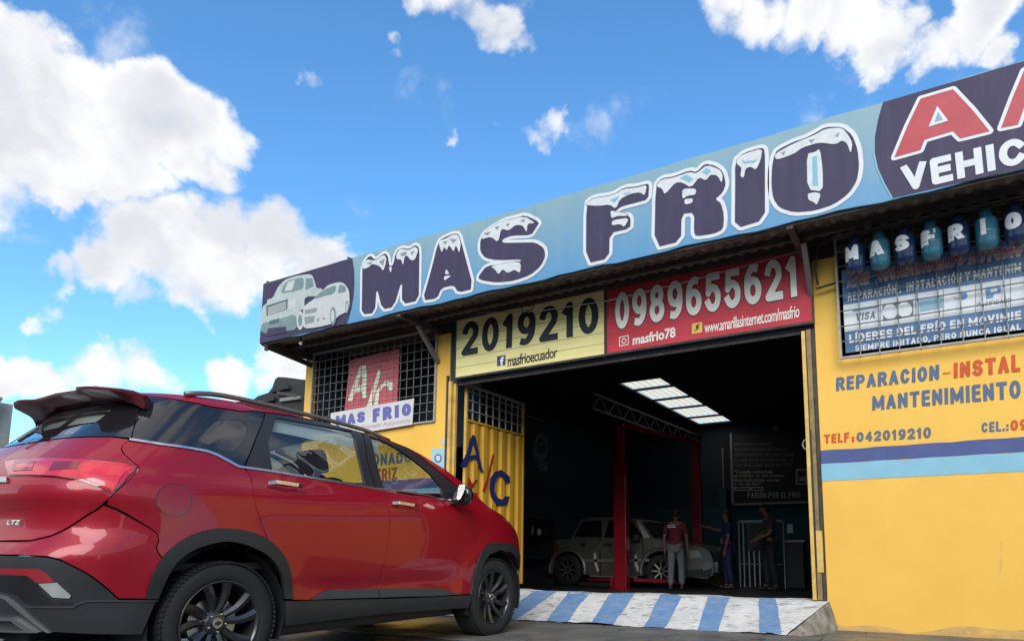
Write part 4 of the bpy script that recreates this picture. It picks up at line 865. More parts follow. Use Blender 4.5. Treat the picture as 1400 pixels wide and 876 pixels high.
# purple roundels at both ends
xl = [p[0] for p in wp(tA([(1032, 8), (1052, 90), (1056, 200), (1048, 330), (1025, 450), (985, 590)]))]; zl = np.linspace(BZ1-.004, BZ0+.004, 6)
flat([[(BX0+.003, BZ1-.004)]+[(x, z) for x, z in zip(xl, zl)]+[(BX0+.003, BZ0+.004)]], BY-.003, px=False).build('print_field', purple, brd)
xr = [p[0] for p in wp(tD([(722, 232), (697, 290), (682, 370), (682, 450), (698, 530), (730, 605), (768, 662)]))]; zr = np.linspace(BZ1-.004, BZ0+.006, 7)
flat([[(x, z) for x, z in zip(xr, zr)]+[(BX1-.003, BZ0+.006), (BX1-.003, BZ1-.004)]], BY-.003, px=False).build('print_field', purple, brd)
ribbon(list(zip(xr, zr)), .012, BY-.005, closed=False).build('outline', iceb, brd)
def letter(name, dark, snows, T, col=purple, ow=.074, extra=()):
    d = clampz(wp(smoothpoly(T(dark), 1))); L_ = flat([d], BY-.0085, px=False).build('letter', col, brd)
    o = ribbon(d, ow, BY-.0055); V = [(v[0], v[1], min(max(v[2], BZ0+.006), BZ1-.006)) for v in o.V]; mesh('letter_outline', V, o.F, wprint, L_)
    for s in snows:
        q = clampz(wp(smoothpoly(T(s), 1))); c = flat([q], BY-.0125, px=False).build('snow_cap', snow, L_)
        ribbon(q, .010, BY-.0105).build('snow_outline', outl, L_)
    for s, mm in extra: flat([clampz(wp(T(s)))], BY-.0145, px=False).build('highlight', mm, L_)
letter('M', [(80,460),(130,395),(170,430),(230,380),(255,400),(264,470),(290,465),(310,370),(350,345),(400,355),(440,325),(470,345),(468,520),(465,705),(350,730),(352,560),(295,750),(215,765),(178,610),(165,790),(75,800),(78,650)],
 [[(80,465),(110,425),(170,435),(230,390),(247,420),(240,460),(225,505),(200,470),(150,455),(130,475),(100,490),(82,485)],[(312,385),(345,350),(400,365),(440,335),(465,360),(440,430),(410,430),(390,400),(370,405),(360,470),(348,425),(315,425)],[(262,475),(285,478),(275,520)]], tB,
 extra=[([(110,450),(150,440),(140,462)], greyprint), ([(195,440),(235,420),(225,470)], greyprint), ([(340,385),(385,372),(380,398),(350,405)], greyprint), ([(410,375),(440,370),(420,400)], greyprint)])
letter('A', [(490,705),(545,520),(600,300),(650,270),(700,250),(740,250),(765,340),(842,625),(735,650),(705,600),(620,620),(592,690)],
 [[(603,300),(650,285),(690,260),(735,255),(755,310),(745,385),(730,345),(720,330),(705,375),(685,340),(670,330),(660,365),(640,340),(625,380),(610,340)],[(655,490),(678,525),(645,528)],[(640,540),(690,535),(665,555),(640,570)]], tB,
 extra=[([(630,305),(665,300),(650,325)], greyprint), ([(680,285),(730,290),(700,315)], greyprint)])
letter('S', [(885,300),(910,250),(950,215),(1060,155),(1130,140),(1190,122),(1292,170),(1262,215),(1235,258),(1100,262),(1040,285),(1035,312),(1150,310),(1260,308),(1320,345),(1332,400),(1300,470),(1230,530),(1120,570),(1000,582),(910,570),(865,552),(930,465),(1050,465),(1110,437),(1165,440),(1160,425),(1000,430),(920,415),(885,370)],
 [[(890,290),(925,230),(1000,180),(1060,160),(1190,130),(1265,180),(1210,180),(1205,245),(1180,195),(1130,190),(1080,230),(1030,215),(1010,310),(960,270)],[(958,475),(1020,460),(1110,440),(1165,450),(1160,520),(1120,495),(1075,520),(1040,490),(1012,530),(985,490)]], tB,
 extra=[([(910,250),(960,235),(940,262)], greyprint), ([(985,210),(1020,195),(1005,225)], greyprint), ([(1060,185),(1090,180),(1075,205)], greyprint), ([(1160,160),(1195,150),(1185,175)], greyprint)])
letter('F', [(92,450),(130,420),(240,405),(310,362),(380,357),(440,340),(450,350),(445,430),(370,450),(290,470),(250,505),(250,530),(330,520),(345,540),(342,595),(225,622),(222,765),(90,795)],
 [[(90,455),(130,425),(240,410),(310,370),(380,365),(440,348),(425,410),(400,390),(340,400),(285,430),(262,485),(225,460),(165,468),(100,465)],[(230,495),(260,500),(320,510),(330,525),(270,525),(235,540)],[(240,550),(338,535),(310,590),(285,570),(238,580)]], tC,
 extra=[([(225,435),(285,410),(255,450)], iceb), ([(300,400),(350,385),(320,405)], iceb)])
letter('R', [(487,350),(520,310),(590,300),(680,265),(720,275),(770,225),(830,240),(870,270),(888,340),(870,390),(825,430),(860,450),(877,520),(872,600),(820,625),(720,640),(705,620),(708,505),(635,512),(632,668),(480,705)],
 [[(490,355),(520,318),(590,308),(680,275),(720,285),(780,235),(850,260),(870,290),(865,340),(840,295),(800,290),(775,325),(735,305),(690,365),(640,335),(600,335),(540,405),(525,370)],[(640,370),(720,370),(715,405),(670,410),(640,430)],[(650,430),(700,425),(698,450),(655,462)]], tC,
 extra=[([(625,310),(665,292),(705,315),(680,335)], iceb), ([(750,275),(780,252),(805,270),(780,295)], iceb)])
letter('I', [(940,210),(990,165),(1090,135),(1110,150),(1110,340),(1110,545),(938,598),(940,400)],
 [[(945,210),(985,175),(1095,140),(1088,200),(1060,265),(1030,245),(1000,255),(990,310),(970,300),(978,250),(955,235)]], tC,
 extra=[([(975,205),(1000,215),(1070,205),(1050,222),(990,228)], iceb)])
letter('O', [(205,470),(220,440),(300,400),(350,385),(400,360),(450,330),(530,330),(580,370),(605,440),(612,520),(600,590),(560,650),(490,700),(400,730),(300,738),(230,715),(200,670),(192,600),(195,520)],
 [[(208,460),(300,410),(400,370),(450,340),(530,335),(560,370),(580,410),(572,460),(555,410),(530,395),(500,415),(420,405),(340,430),(300,460),(215,490)],[(362,460),(400,452),(425,435),(438,540),(438,640),(365,630)],[(365,650),(400,643),(430,650),(410,705),(395,690),(370,680)]], tD,
 extra=[([(388,475),(410,470),(416,610),(390,612)], iceb), ([(240,455),(262,447),(250,468)], greyprint), ([(370,395),(400,388),(385,410)], greyprint), ([(495,375),(520,355),(512,380)], greyprint)])
# A / (air conditioning) and VEHIC
for pl in ([(780,475),(840,330),(905,195),(1060,150),(1150,245),(1235,350),(1095,385),(1060,350),(925,390),(905,440)], [(1290,335),(1345,190),(1400,60),(1470,40),(1420,180),(1372,318)]):
    d = clampz(wp(tD(pl))); L_ = flat([d], BY-.0085, px=False).build('letter', redp, brd); mesh('letter_outline', *[(lambda o: ([(v[0], v[1], min(max(v[2], BZ0+.006), BZ1-.006)) for v in o.V], o.F))(ribbon(d, .055, BY-.0055))][0], wprint, L_)
flat([clampz(wp(tD([(985,232),(1037,302),(943,332)])))], BY-.0125, px=False).build('letter_counter', wprint, brd)
flat([clampz(wp(tD([(989,260),(1012,297),(972,308)])))], BY-.0145, px=False).build('letter_counter', bl_blue, brd)
stroke_px('VEHIC', (1231.5,227), (1402,186), (1405,222), (1236,263), BY-.0085, st=.25, wf=1.35).build('lettering', wprint, brd)
# printed vehicles
pg = mat('pale_green_print', (.42, .48, .46), .5, var=.25, vscale=9); pg2 = mat('mid_green_print', (.17, .25, .25), .5, var=.3, vscale=9); pg3 = mat('pale_grey_print', (.48, .49, .48), .5, var=.12, vscale=9); pdk = mat('dark_green_print', (.07, .10, .11), .5)
def pr(polys, k, mm, nm): flat([clampz(wp(smoothpoly(tA(p), 1) if len(p) > 4 else tA(p))) for p in polys], BY-.004-.0022*k, px=False).build(nm, mm, trk)
trk = flat([clampz(wp(smoothpoly(tA([(140,430),(185,400),(190,360),(240,350),(270,290),(300,230),(370,160),(470,128),(600,108),(640,120),(665,190),(680,250),(740,250),(740,330),(560,330),(560,460),(500,470),(495,655),(300,690),(130,700),(118,600),(125,540)]))))], BY-.0062, px=False).build('printed_pickup', pg, brd)
pr([[(130,600),(250,575),(480,500),(490,650),(300,690),(130,700)]], 2, pg2, 'print_patch')
pr([[(330,300),(345,235),(390,180),(470,155),(555,140),(550,255),(430,285)]], 2, pg2, 'print_window'); pr([[(575,150),(640,150),(655,230),(570,265)]], 2, pg2, 'print_window')
pr([[(360,280),(400,190),(470,165),(440,270)]], 3, pg3, 'print_glint')
pr([[(180,425),(395,357),(388,460),(182,527)]], 2, pdk, 'print_grille')
for k in range(4): pr([[(198,440+21*k+4), (380,383+20*k), (380,394+20*k), (198,452+21*k+4)]], 3, pg3, 'print_slat')
pr([[(402,365),(488,345),(480,435),(405,465)]], 2, pg3, 'print_lamp'); pr([[(210,577),(310,550),(308,590),(212,612)]], 3, pdk, 'print_plate')
pr([[(520+36*math.cos(a), 570+96*math.sin(a)) for a in np.linspace(0, 6.28, 18)[:-1]]], 3, pg3, 'print_wheel'); pr([[(520+20*math.cos(a), 570+60*math.sin(a)) for a in np.linspace(0, 6.28, 14)[:-1]]], 4, pg2, 'print_wheel')
pr([[(200,650),(380,630),(380,690),(180,730)]], 3, purple, 'print_patch')
trk = flat([clampz(wp(smoothpoly(tA([(555,440),(600,400),(660,360),(750,270),(800,220),(900,190),(960,200),(1012,270),(1016,420),(1000,480),(890,535),(860,600),(700,640),(560,655),(545,560)]))))], BY-.0150, px=False).build('printed_sedan', pg3, brd)
def pr(polys, k, mm, nm): flat([clampz(wp(smoothpoly(tA(p), 1) if len(p) > 4 else tA(p))) for p in polys], BY-.0155-.0022*k, px=False).build(nm, mm, trk)
pr([[(665,360),(700,310),(760,270),(885,215),(870,300),(760,330)]], 1, pg2, 'print_window'); pr([[(897,305),(915,212),(950,220),(975,240),(982,285)]], 1, pg2, 'print_window')
pr([[(570,470),(690,445),(683,487),(572,510)],[(562,540),(668,525),(660,590),(576,608)],[(690,555),(715,550),(712,575),(690,580)],[(745,545),(770,540),(775,560),(750,565)]], 1, greyprint, 'print_grille')
pr([[(852+30*math.cos(a), 528+92*math.sin(a)) for a in np.linspace(0, 6.28, 18)[:-1]],[(990+17*math.cos(a), 440+68*math.sin(a)) for a in np.linspace(0, 6.28, 18)[:-1]]], 1, pg2, 'print_wheel')
pr([[(850+19*math.cos(a), 530+62*math.sin(a)) for a in np.linspace(0, 6.28, 14)[:-1]],[(991+9*math.cos(a), 440+46*math.sin(a)) for a in np.linspace(0, 6.28, 14)[:-1]]], 2, pg3, 'print_wheel')
trk = None
# ------------------------------------------------------------------ phone signs over the doorway
SY = FD-.05
def sign_quad(nm, label, q, mm, fm):
    c = [at(x, y, 1, SY) for x, y in q]; x0 = (c[0][0]+c[3][0])/2; x1 = (c[1][0]+c[2][0])/2; z1 = (c[0][2]+c[1][2])/2; z0 = (c[2][2]+c[3][2])/2
    s = thing(nm, label, 'sign', ((x0+x1)/2, SY, (z0+z1)/2)); m = MB(); m.box(x0+.004, x1-.004, SY, SY+.03, z0, z1); m.build('panel', mm, s)
    for a in ((x0-.012, x1+.012, z1, z1+.025), (x0-.012, x1+.012, z0-.025, z0), (x0-.014, x0+.003, z0, z1), (x1-.003, x1+.014, z0, z1)):
        m = MB(); m.box(a[0], a[1], SY-.008, SY+.036, a[2], a[3]); m.build('frame', fm, s)
    for k in range(1, 6): # seams between the painted boards
        z = z0+(z1-z0)*k/6; m = MB(); m.box(x0+.004, x1-.004, SY-.0022, SY-.0002, z-.0022, z+.0022); m.build('seam', mat('sign_seam', (.20, .15, .08), .6), s)
    return s
ysn = mat('pale_yellow_sign', (.88, .78, .34), .5, vscale=2, col2=(.78, .66, .26), stretch=(1, 1, 4)); rsn = mat('red_sign', (.60, .035, .055), .6, vscale=2, col2=(.46, .022, .035), stretch=(1, 1, 2))
blk = mat('black_print', (.015, .015, .016), .5, var=.3, vscale=6); wsn = mat('white_print', (.90, .84, .76), .5, vscale=5, col2=(.76, .70, .62)); shadow_print = mat('dark_red_print', (.12, .01, .015), .5)
s1 = sign_quad('phone_sign', 'pale yellow sign with black numbers 2019210 above the left part of the doorway', [(625,437),(827,398),(826,483),(622,517)], ysn, rust)
stroke_px('2019210', (633,441), (818,404.5), (818.5,454), (630.5,487), SY-.005, st=.19, wf=.92, gap=.12).build('lettering', blk, s1)
text_px('masfrioecuador', (694,486.5), (762.5,473.5), (762,488), (694,501.5), SY-.005, off=.012, sp=.9).build('lettering', blk, s1)
fbb = mat('navy_icon_print', (.04, .055, .14), .5); ic = flat([[(679.5,487),(691,485),(691,498.5),(679.5,500.5)]], SY-.005).build('icon', fbb, s1); text_px('f', (683.5,488), (689,487), (689,498.5), (683.5,500), SY-.008, off=.04).build('icon_mark', wsn, ic)
s2 = sign_quad('phone_sign', 'red sign with white numbers 0989655621 above the right part of the doorway', [(829.5,396.5),(1108,340),(1110,439),(829,483)], rsn, rust)
for oo, yy, mm in ((.255, .004, shadow_print), (.20, .0065, wsn)):
    stroke_px('0989655621', (841,401), (1089,348), (1092,404.5), (841,451), SY-yy, st=oo, ref=.20, wf=.95, gap=.12).build('lettering', mm, s2)
text_px('masfrio78', (865,458.5), (923.5,446.5), (923.5,461), (865,472), SY-.005, off=.03).build('lettering', wsn, s2)
text_px('www.amarillasinternet.com/masfrio', (963,440), (1093,416), (1093,433.5), (963,455.5), SY-.005, off=.012, sp=.9).build('lettering', wsn, s2)
ic = flat([[(946,442.5),(960,440),(960,454),(946,456.5)]], SY-.005).build('icon', mat('yellow_icon_print', (.75, .5, .08), .5), s2)
flat([[(948,454),(952,449),(951,445),(957,442.5),(955,446),(955.5,449)]], SY-.008).build('icon_mark', shadow_print, ic)
ring = wp([(847,461),(859,458.5),(859,470.5),(847,473)], SY-.005); ribbon(ring, .010, SY-.005).build('icon', wsn, s2)
cc_ = np.mean(ring, 0); ribbon([(cc_[0]+.026*math.cos(a), cc_[1]+.026*math.sin(a)) for a in np.linspace(0, 6.28, 15)[:-1]], .010, SY-.005).build('icon', wsn, s2)
# ------------------------------------------------------------------ grilles
def grille(label, X0, X1, Z0, Z1, nx, nz, Y, fm, fx1=None, cat='window grille'):
    gth = thing('window_grille', label, cat, ((X0+X1)/2, Y, (Z0+Z1)/2))
    for a in ((X0-.02, X0, Z0, Z1), (X1, X1+.02, Z0, Z1), (X0-.02, X1+.02, Z1, Z1+.03), (X0-.02, X1+.02, Z0-.02, Z0)):
        m = MB(); m.box(a[0], a[1], Y-.015, Y+.015, a[2], a[3]); m.build('frame', fm, gth)
    vb = hb_ = None
    for i in range(1, nx):
        x = X0+(X1-X0)*i/nx; m = MB(); j1, j2 = rng.uniform(-.006, .006, 2); m.tube([(x+j1, Y, Z0-.03), (x+j2+.004, Y, (Z0+Z1)/2), (x+j1*.5, Y, Z1)], .0062, 5); m.build('bar', steelb, gth)
    for i in range(1, nz):
        z = Z0+(Z1-Z0)*i/nz; m = MB(); m.tube([(X0, Y-.012, z+rng.uniform(-.004, .004)), ((X0+X1)/2, Y-.012, z+rng.uniform(-.006, .006)), (X1, Y-.012, z)], .0062, 5); m.build('bar', steelb, gth)
    return gth
steelb = mat('grey_painted_bar', (.30, .30, .29), .55, .3, vscale=20, col2=(.09, .08, .075)); fpale = mat('pale_frame_paint', (.42, .40, .36), .6, var=.4, vscale=15)
gl = grille('steel grid over the left window with a red poster behind it', GL[0]+.02, GL[1]-.02, GL[2]+.02, GL[3]-.03, 19, 10, FD-.02, fpale)
grr = grille('steel grid in front of the blue services banner on the right wall', GR[0]+.01, GR[1], GR[2]-.03, GR[3], 14, 8, FD-.10, fpale)
m = MB(); m.tube([(-.98, FD-.10, 3.40), (-1.0, FD-.12, 3.55), (-.96, FD-.12, 3.80), (-.90, FD-.11, 3.84), (-.80, FD-.10, 3.85)], .014, 6); m.tube([(-1.0, FD-.10, 3.36), (-.8, FD-.10, 3.385)], .012, 6); m.build('bracket', rust, grr)
# dark room behind left window
m = MB(); m.box(GL[0]-.05, GL[1]+.05, FD+.9, FD+.94, 2.3, 4.1); m.build('inner_wall', navy, bld)
# red A/C poster and white banner
pr_red = mat('faded_red_poster', (.62, .08, .10), .5, vscale=2, col2=(.74, .20, .22), stretch=(1, 1, 1.5)); cream = mat('cream_print', (.88, .85, .66), .5)
PY = FD+.05
po = thing('poster', 'red poster with cream letters A/C behind the left window grid', 'poster', tuple(at(508, 525, 1, PY)))
q = wp([(478.5,492),(546,476.5),(542.5,550),(470.5,566)], PY); slab(q, [], PY, PY+.01).build('panel', pr_red, po)
def strokes(lst, T, Y, par, mm, nm='lettering'):
    for pl in lst: flat([T(pl)], Y).build(nm, mm, par)
strokes([[(410,592),(500,345),(512,325),(548,322),(556,400),(558,566),(522,568),(520,520),(468,530),(444,592)], [(545,660),(640,362),(664,362),(585,660)], [(600,660),(625,520),(660,470),(700,440),(745,445),(758,470),(750,515),(722,510),(715,485),(690,480),(660,510),(645,560),(632,660)]], tE, PY-.004, po, cream)
flat([tE([(503,410),(520,400),(520,470),(486,480)])], PY-.007).build('letter_counter', pr_red, po)
GY = FD-.06
wb_ = thing('banner', 'white cloth banner reading FRIO in violet letters tied low across the left window grid', 'banner', tuple(at(510, 565, 1, GY)))
wban = mat('white_banner_cloth', (.62, .61, .60), .7, var=.12, vscale=4)
q = wp([(452,564.5),(566,544.5),(563.5,580),(452,598.5)], GY); slab(q, [], GY, GY+.006).build('cloth', wban, wb_)
vio = mat('violet_print', (.12, .12, .34), .5); pinkp = mat('faded_pink_print', (.50, .33, .33), .5)
stroke_px('MAS', (459,568), (499,561.5), (499,576), (459,583), GY-.004, st=.27).build('lettering', vio, wb_)
stroke_px('FRIO', (509.5,558.5), (562,550.5), (562,567), (509.5,577), GY-.004, st=.27, gap=.2).build('lettering', vio, wb_)
text_px('Aire Acondicionado Automotriz', (462,585), (561,571), (561,576.5), (462,592), GY-.004, off=.0).build('lettering', pinkp, wb_)
# ------------------------------------------------------------------ services banner right
SB = FD-.05
sbn = thing('services_banner', 'blue banner listing services and card logos behind the right wall grid', 'banner', (.4, SB, 3.2))
bl2 = mat('mid_blue_print', (.055, .15, .30), .5, vscale=2, col2=(.035, .10, .22)); bandw = mat('pale_band_print', (.66, .69, .71), .5, var=.1, vscale=4)
m = MB(); m.box(GR[0]+.04, GR[1]-.02, SB, SB+.01, GR[2]+.02, 3.52); m.build('cloth', bl2, sbn)
zb = lambda x, y, Y=SB-.003: at(x, y, 1, Y)[2]
xa, xb = GR[0]+.04, GR[1]-.02
flat([[(xa, zb(1154,454)), (xb, zb(1394,417.5)), (xb, zb(1394,379.5)), (xa, zb(1153,417))]], SB-.003, px=False).build('print_band', bandw, sbn)
redw = bpy.data.materials.new('red_fading_to_white_print'); redw.use_nodes = True; t = redw.node_tree; b = t.nodes['Principled BSDF']; tc = t.nodes.new('ShaderNodeTexCoord'); sp_ = t.nodes.new('ShaderNodeSeparateXYZ'); t.links.new(tc.outputs['Object'], sp_.inputs[0])
z0_ = zb(1250, 375)-3.2; mr = t.nodes.new('ShaderNodeMapRange'); mr.inputs[1].default_value = z0_-.02; mr.inputs[2].default_value = z0_+.07; t.links.new(sp_.outputs['Z'], mr.inputs[0]); mx = t.nodes.new('ShaderNodeMix'); mx.data_type = 'RGBA'; mx.inputs[6].default_value = (.62, .50, .50, 1); mx.inputs[7].default_value = (.40, .03, .05, 1); t.links.new(mr.outputs[0], mx.inputs[0]); t.links.new(mx.outputs[2], b.inputs['Base Color'])
for oo, yy, mm in ((.30, .006, wprint), (.20, .009, redw)):
    stroke_px('AIRE  ACONDICIONADO', (1159.5,377.5), (1317,348), (1317,362), (1158,394), SB-yy, st=oo, ref=.20).build('lettering', mm, sbn)
    stroke_px('AUTOMO', (1325,346), (1397,333), (1397,349.5), (1324,361.5), SB-yy, st=oo, ref=.20).build('lettering', mm, sbn)
stroke_px('REPARACIÓN ,  INSTALACIÓN Y MANTENIM', (1159,401), (1396,358), (1396,371.5), (1159,412), SB-.006, st=.21).build('lettering', wprint, sbn)
stroke_px('LÍDERES DEL FRÍO EN MOVIMIE', (1161,457.5), (1396,424.5), (1396,436), (1161,469), SB-.006, st=.22, wf=1.1).build('lettering', wprint, sbn)
stroke_px('SIEMPRE IMITADO, PERO NUNCA IGUAL', (1169,472), (1396,442), (1396,450.5), (1169,480.5), SB-.006, st=.21).build('lettering', wprint, sbn)
gp = mat('dark_grey_print', (.10, .12, .15), .5); lbp = mat('light_blue_print', (.20, .38, .48), .5); mbp = mat('card_blue_print', (.08, .22, .40), .5)
stroke_px('VISA', (1171,428.5), (1197.5,424.5), (1196,435), (1170,439), SB-.006, st=.19).build('lettering', gp, sbn)
flat([tG([(420,572),(565,548),(565,558),(420,582)])], SB-.006).build('logo', mbp, sbn)
rg_ = flat([tG([(583,540),(750,514),(752,606),(588,634)])], SB-.006).build('logo', gp, sbn)
for cx_ in (625, 704): flat([tG([(cx_+41*math.cos(a), (581 if cx_ < 650 else 570)+41*math.sin(a)) for a in np.linspace(0, 6.28, 22)[:-1]])], SB-.0085 if cx_ < 650 else SB-.0105).build('logo_disc', bandw, rg_)
flat([tG([(775,512),(915,490),(912,560),(790,582)])], SB-.006).build('logo', lbp, sbn)
flat([tG([(1015+32*math.cos(a), 493+24*math.sin(a)) for a in np.linspace(0, 6.28, 18)[:-1]])], SB-.006).build('logo', mbp, sbn); flat([tG([(990+20*math.cos(a), 496+16*math.sin(a)) for a in np.linspace(0, 6.28, 14)[:-1]])], SB-.0085).build('logo', bandw, sbn)
flat([tG([(1143,450),(1215,437),(1228,450),(1228,478),(1190,486),(1185,505),(1148,512)])], SB-.006).build('logo', mbp, sbn); flat([tG([(1170,462),(1208,455),(1208,470),(1172,478)])], SB-.0085).build('logo', bandw, sbn)
stroke_px('PACIFICARD', (1336,414), (1383,407), (1383,413), (1336,420), SB-.006, st=.14).build('lettering', gp, sbn)
for xx in (572, 765, 915, 1090, 1280): q = tG([(xx, 545-(xx-370)*.163), (xx, 690-(xx-370)*.15)]); ribbon(wp(q, SB-.006), .006, SB-.006, closed=False).build('divider', greyprint, sbn)
# painted wall lettering
pbl = mat('blue_grey_lettering_paint', (.10, .15, .24), .75, var=.25, vscale=14); pred = mat('red_lettering_paint', (.60, .09, .02), .75, var=.2, vscale=14)
pbl2 = mat('grey_lettering_paint', (.14, .16, .19), .75, var=.3, vscale=20)
W = FD-.004
for s, q, o_, mm in (('REPARACION', ((1143,516),(1284,498),(1284,519),(1143,534.5)), .055, pbl), ('-', ((1291,508.5),(1298,507.5),(1298,511),(1291,512)), .05, pred), ('INSTAL', ((1304,496),(1394.5,483.5),(1395,508),(1304,517)), .06, pred),
    ('MANTENIMIENTO', ((1192.5,541),(1395,519),(1396,544),(1192.5,561)), .05, pbl), ('TELF', ((1126.5,594),(1161,590.5),(1161,604),(1126.5,606)), .055, pred), (':', ((1164.5,594),(1168,594),(1168,604),(1164.5,604)), .02, pred), ('042019210', ((1171,590.5),(1273,583),(1273,598.5),(1171,604)), .055, pbl2),
    ('CEL.:', ((1342,577.5),(1379,574.5),(1379,588.5),(1342,591)), .05, pbl), ('09', ((1381.5,574),(1405,572),(1405,587),(1381.5,589)), .055, pred)):
    m = MB(); 
    a = stroke_px(s, *q, W, st=.12+o_*2 if len(s) > 1 else .5); a.build('painted_lettering', mm, bld)
a = stroke_px('IONADO', (505,620), (562,617), (562,631), (505,638), W, st=.2); a.build('painted_lettering', pbl, bld)
a = stroke_px('TRIZ', (513,641), (543,638), (543,655), (513,660), W, st=.2); a.build('painted_lettering', mat('dark_red_lettering_paint', (.38, .08, .02), .75), bld)
# small sticker posters on the left pillar
st = thing('wall_notice', 'small light blue notice with a round emblem on the yellow pillar beside the gate', 'notice', tuple(at(600, 638, 1, FD)))
lbn = mat('notice_blue_print', (.33, .55, .62), .6); q = wp([(590,613.5),(609,612),(607,644),(588,646)], FD-.006); slab(q, [], FD-.006, FD-.001).build('sheet', lbn, st)
flat([[(599+5*math.cos(a), 626+6*math.sin(a)) for a in np.linspace(0, 6.28, 16)[:-1]]], FD-.009).build('emblem', gp, st); flat([[(599+3.2*math.cos(a), 626+4*math.sin(a)) for a in np.linspace(0, 6.28, 12)[:-1]]], FD-.0115).build('emblem', wprint, st)
st = thing('wall_sticker', 'tiny pale triangular sticker above the blue notice on the pillar', 'sticker', tuple(at(606, 600, 1, FD))); flat([[(601,606),(606,596),(611,604),(609,608)]], FD-.004).build('sheet', mat('pale_sticker', (.5, .52, .5), .6), st)
# ------------------------------------------------------------------ gates
ygate = mat('yellow_gate_paint', (.72, .42, .04), .5, vscale=4, col2=(.55, .29, .03), bump=.3, bscale=15, stretch=(1, 1, .3)); ypost = mat('yellow_post_paint', (.80, .52, .12), .5, vscale=6, col2=(.45, .28, .08)); gnavy = mat('navy_gate_lettering', (.025, .03, .14), .6, var=.3, vscale=10); gred = mat('red_gate_lettering', (.45, .03, .02), .6, var=.3, vscale=10)
GX = -5.64; G0, G1 = 7.05, 8.47
gt = thing('gate_leaf', 'open yellow corrugated gate leaf with blue and red A/C lettering, left of the doorway', 'gate', (GX, 7.03, .3))
V = []; F = []; n = 64; 
for i in range(n+1):
    y = G0+.02+(G1-G0-.04)*i/n; ph = (i % 10)/10; dx = .030*(max(0, min(1, (abs(ph-.5)*2-.25)*3)))
    V += [(GX+dx-.015, y, .30), (GX+dx-.015, y, 2.50)]
F = [(2*i, 2*i+2, 2*i+3, 2*i+1) for i in range(n)]; mesh('gate_sheet', V, F, ygate, gt)
for a in ((G0, G0+.03, .28, 3.03), (G1-.03, G1, .28, 3.03)): m = MB(); m.box(GX-.02, GX+.02, a[0], a[1], a[2], a[3]); m.build('frame', ygate if a[0] > 8 else ypost, gt)
for z, mm in ((3.0, fpale), (2.51, ygate), (.28, ygate)): m = MB(); m.box(GX-.018, GX+.018, G0+.031, G1-.031, z, z+.03); m.build('frame', mm, gt)
for i in range(1, 9): y = G0+(G1-G0)*i/9; m = MB(); m.box(GX-.007, GX+.007, y-.009, y+.009, 2.54, 3.0); m.build('bar', fpale, gt)
for z in (2.66, 2.80, 2.92): m = MB(); m.box(GX+.0075, GX+.016, G0+.031, G1-.031, z, z+.013); m.build('bar', fpale, gt)
def gate_poly(pl, mm, par=gt, off=.024, nm='lettering'):
    q = [at(x, y, 0, GX+off)[[1, 2]] for x, y in pl]; P, Fc = fill(q); me = [(GX+off, p[0], p[1]) for p in P]
    FF = []
    for t_ in Fc:
        a, b, c = P[t_[0]], P[t_[1]], P[t_[2]]; ccw = (b[0]-a[0])*(c[1]-a[1])-(b[1]-a[1])*(c[0]-a[0]) > 0; FF.append(tuple(int(k) for k in (t_ if ccw else t_[::-1])))
    return mesh(nm, me, FF, mm, par)
tI = lambda l: [(600+x/3.979, 500+y/3.982) for x, y in l]
gate_poly(tI([(115,545),(150,475),(170,400),(185,372),(200,385),(235,555),(245,580),(228,575),(212,535),(205,510),(165,508),(152,550),(130,553)]), gnavy)
gate_poly(tI([(187,432),(203,482),(172,487)]), ygate, off=.0265, nm='lettering_counter')
gate_poly(tI([(292,480),(302,485),(278,590),(262,650),(250,690),(236,680),(262,610)]), gred)
gate_poly(tI([(385,600),(388,636),(362,632),(345,605),(325,602),(308,630),(302,675),(318,715),(345,728),(360,708),(385,710),(375,748),(345,762),(310,752),(285,715),(275,665),(280,610),(305,575),(340,565)]), gnavy)
gate_poly(tI([(155,608),(168,612),(182,640),(205,615),(212,622),(182,668),(178,688),(212,690),(210,705),(170,700),(168,668)]), gred)
m = MB(); m.box(OX0, OX0+.05, FD-.02, FD+.03, .02, 3.02); m.box(OX0+.052, OX0+.085, FD+.031, FD+.07, .02, 3.0); m.build('gate_post', ypost, gt)
m = MB(); m.box(OX0-.03, OX0-.002, FD-.03, FD-.002, .0, 3.1); m.build('gate_post', rust, gt)
gr_ = thing('gate_leaf', 'narrow yellow edge of the folded gate leaf at the right jamb of the doorway', 'gate', (-1.12, FD, .3))
m = MB(); m.box(-1.175, -1.140, FD-.03, FD+.01, .29, 2.97); m.build('frame', ypost, gr_)
m = MB(); m.box(-1.13, -1.085, FD-.02, FD+.02, .29, 2.98); m.build('frame', mat('brown_yellow_post', (.32, .22, .08), .6, var=.5, vscale=9), gr_)
m = MB(); m.box(-1.080, -1.05, FD-.01, FD+.02, .25, 2.98); m.build('frame', rust, gr_)
m = MB(); m.box(-1.135, -1.120, FD-.035, FD-.022, .60, 1.95); m.build('bolt_rod', darkm, gr_)
m = MB(); m.box(-1.12, -1.062, FD-.03, FD-.021, .55, .95); m.build('patch_plate', ypost, gr_)
m = MB(); m.tube([(-1.178, FD, 1.86), (-1.20, FD, 1.85), (-1.215, FD, 1.81), (-1.20, FD, 1.77), (-1.178, FD, 1.76)], .006, 6); m.build('handle', fpale, gr_)
m = MB(); m.box(-1.11, -1.08, FD+.03, FD+1.4, .3, 2.9); m.build('gate_sheet', ygate, gr_)
m = MB(); m.box(OX0+.1, -1.20, FD+.035, FD+.075, 2.96, 2.995); m.build('door_rail', rust, bld)
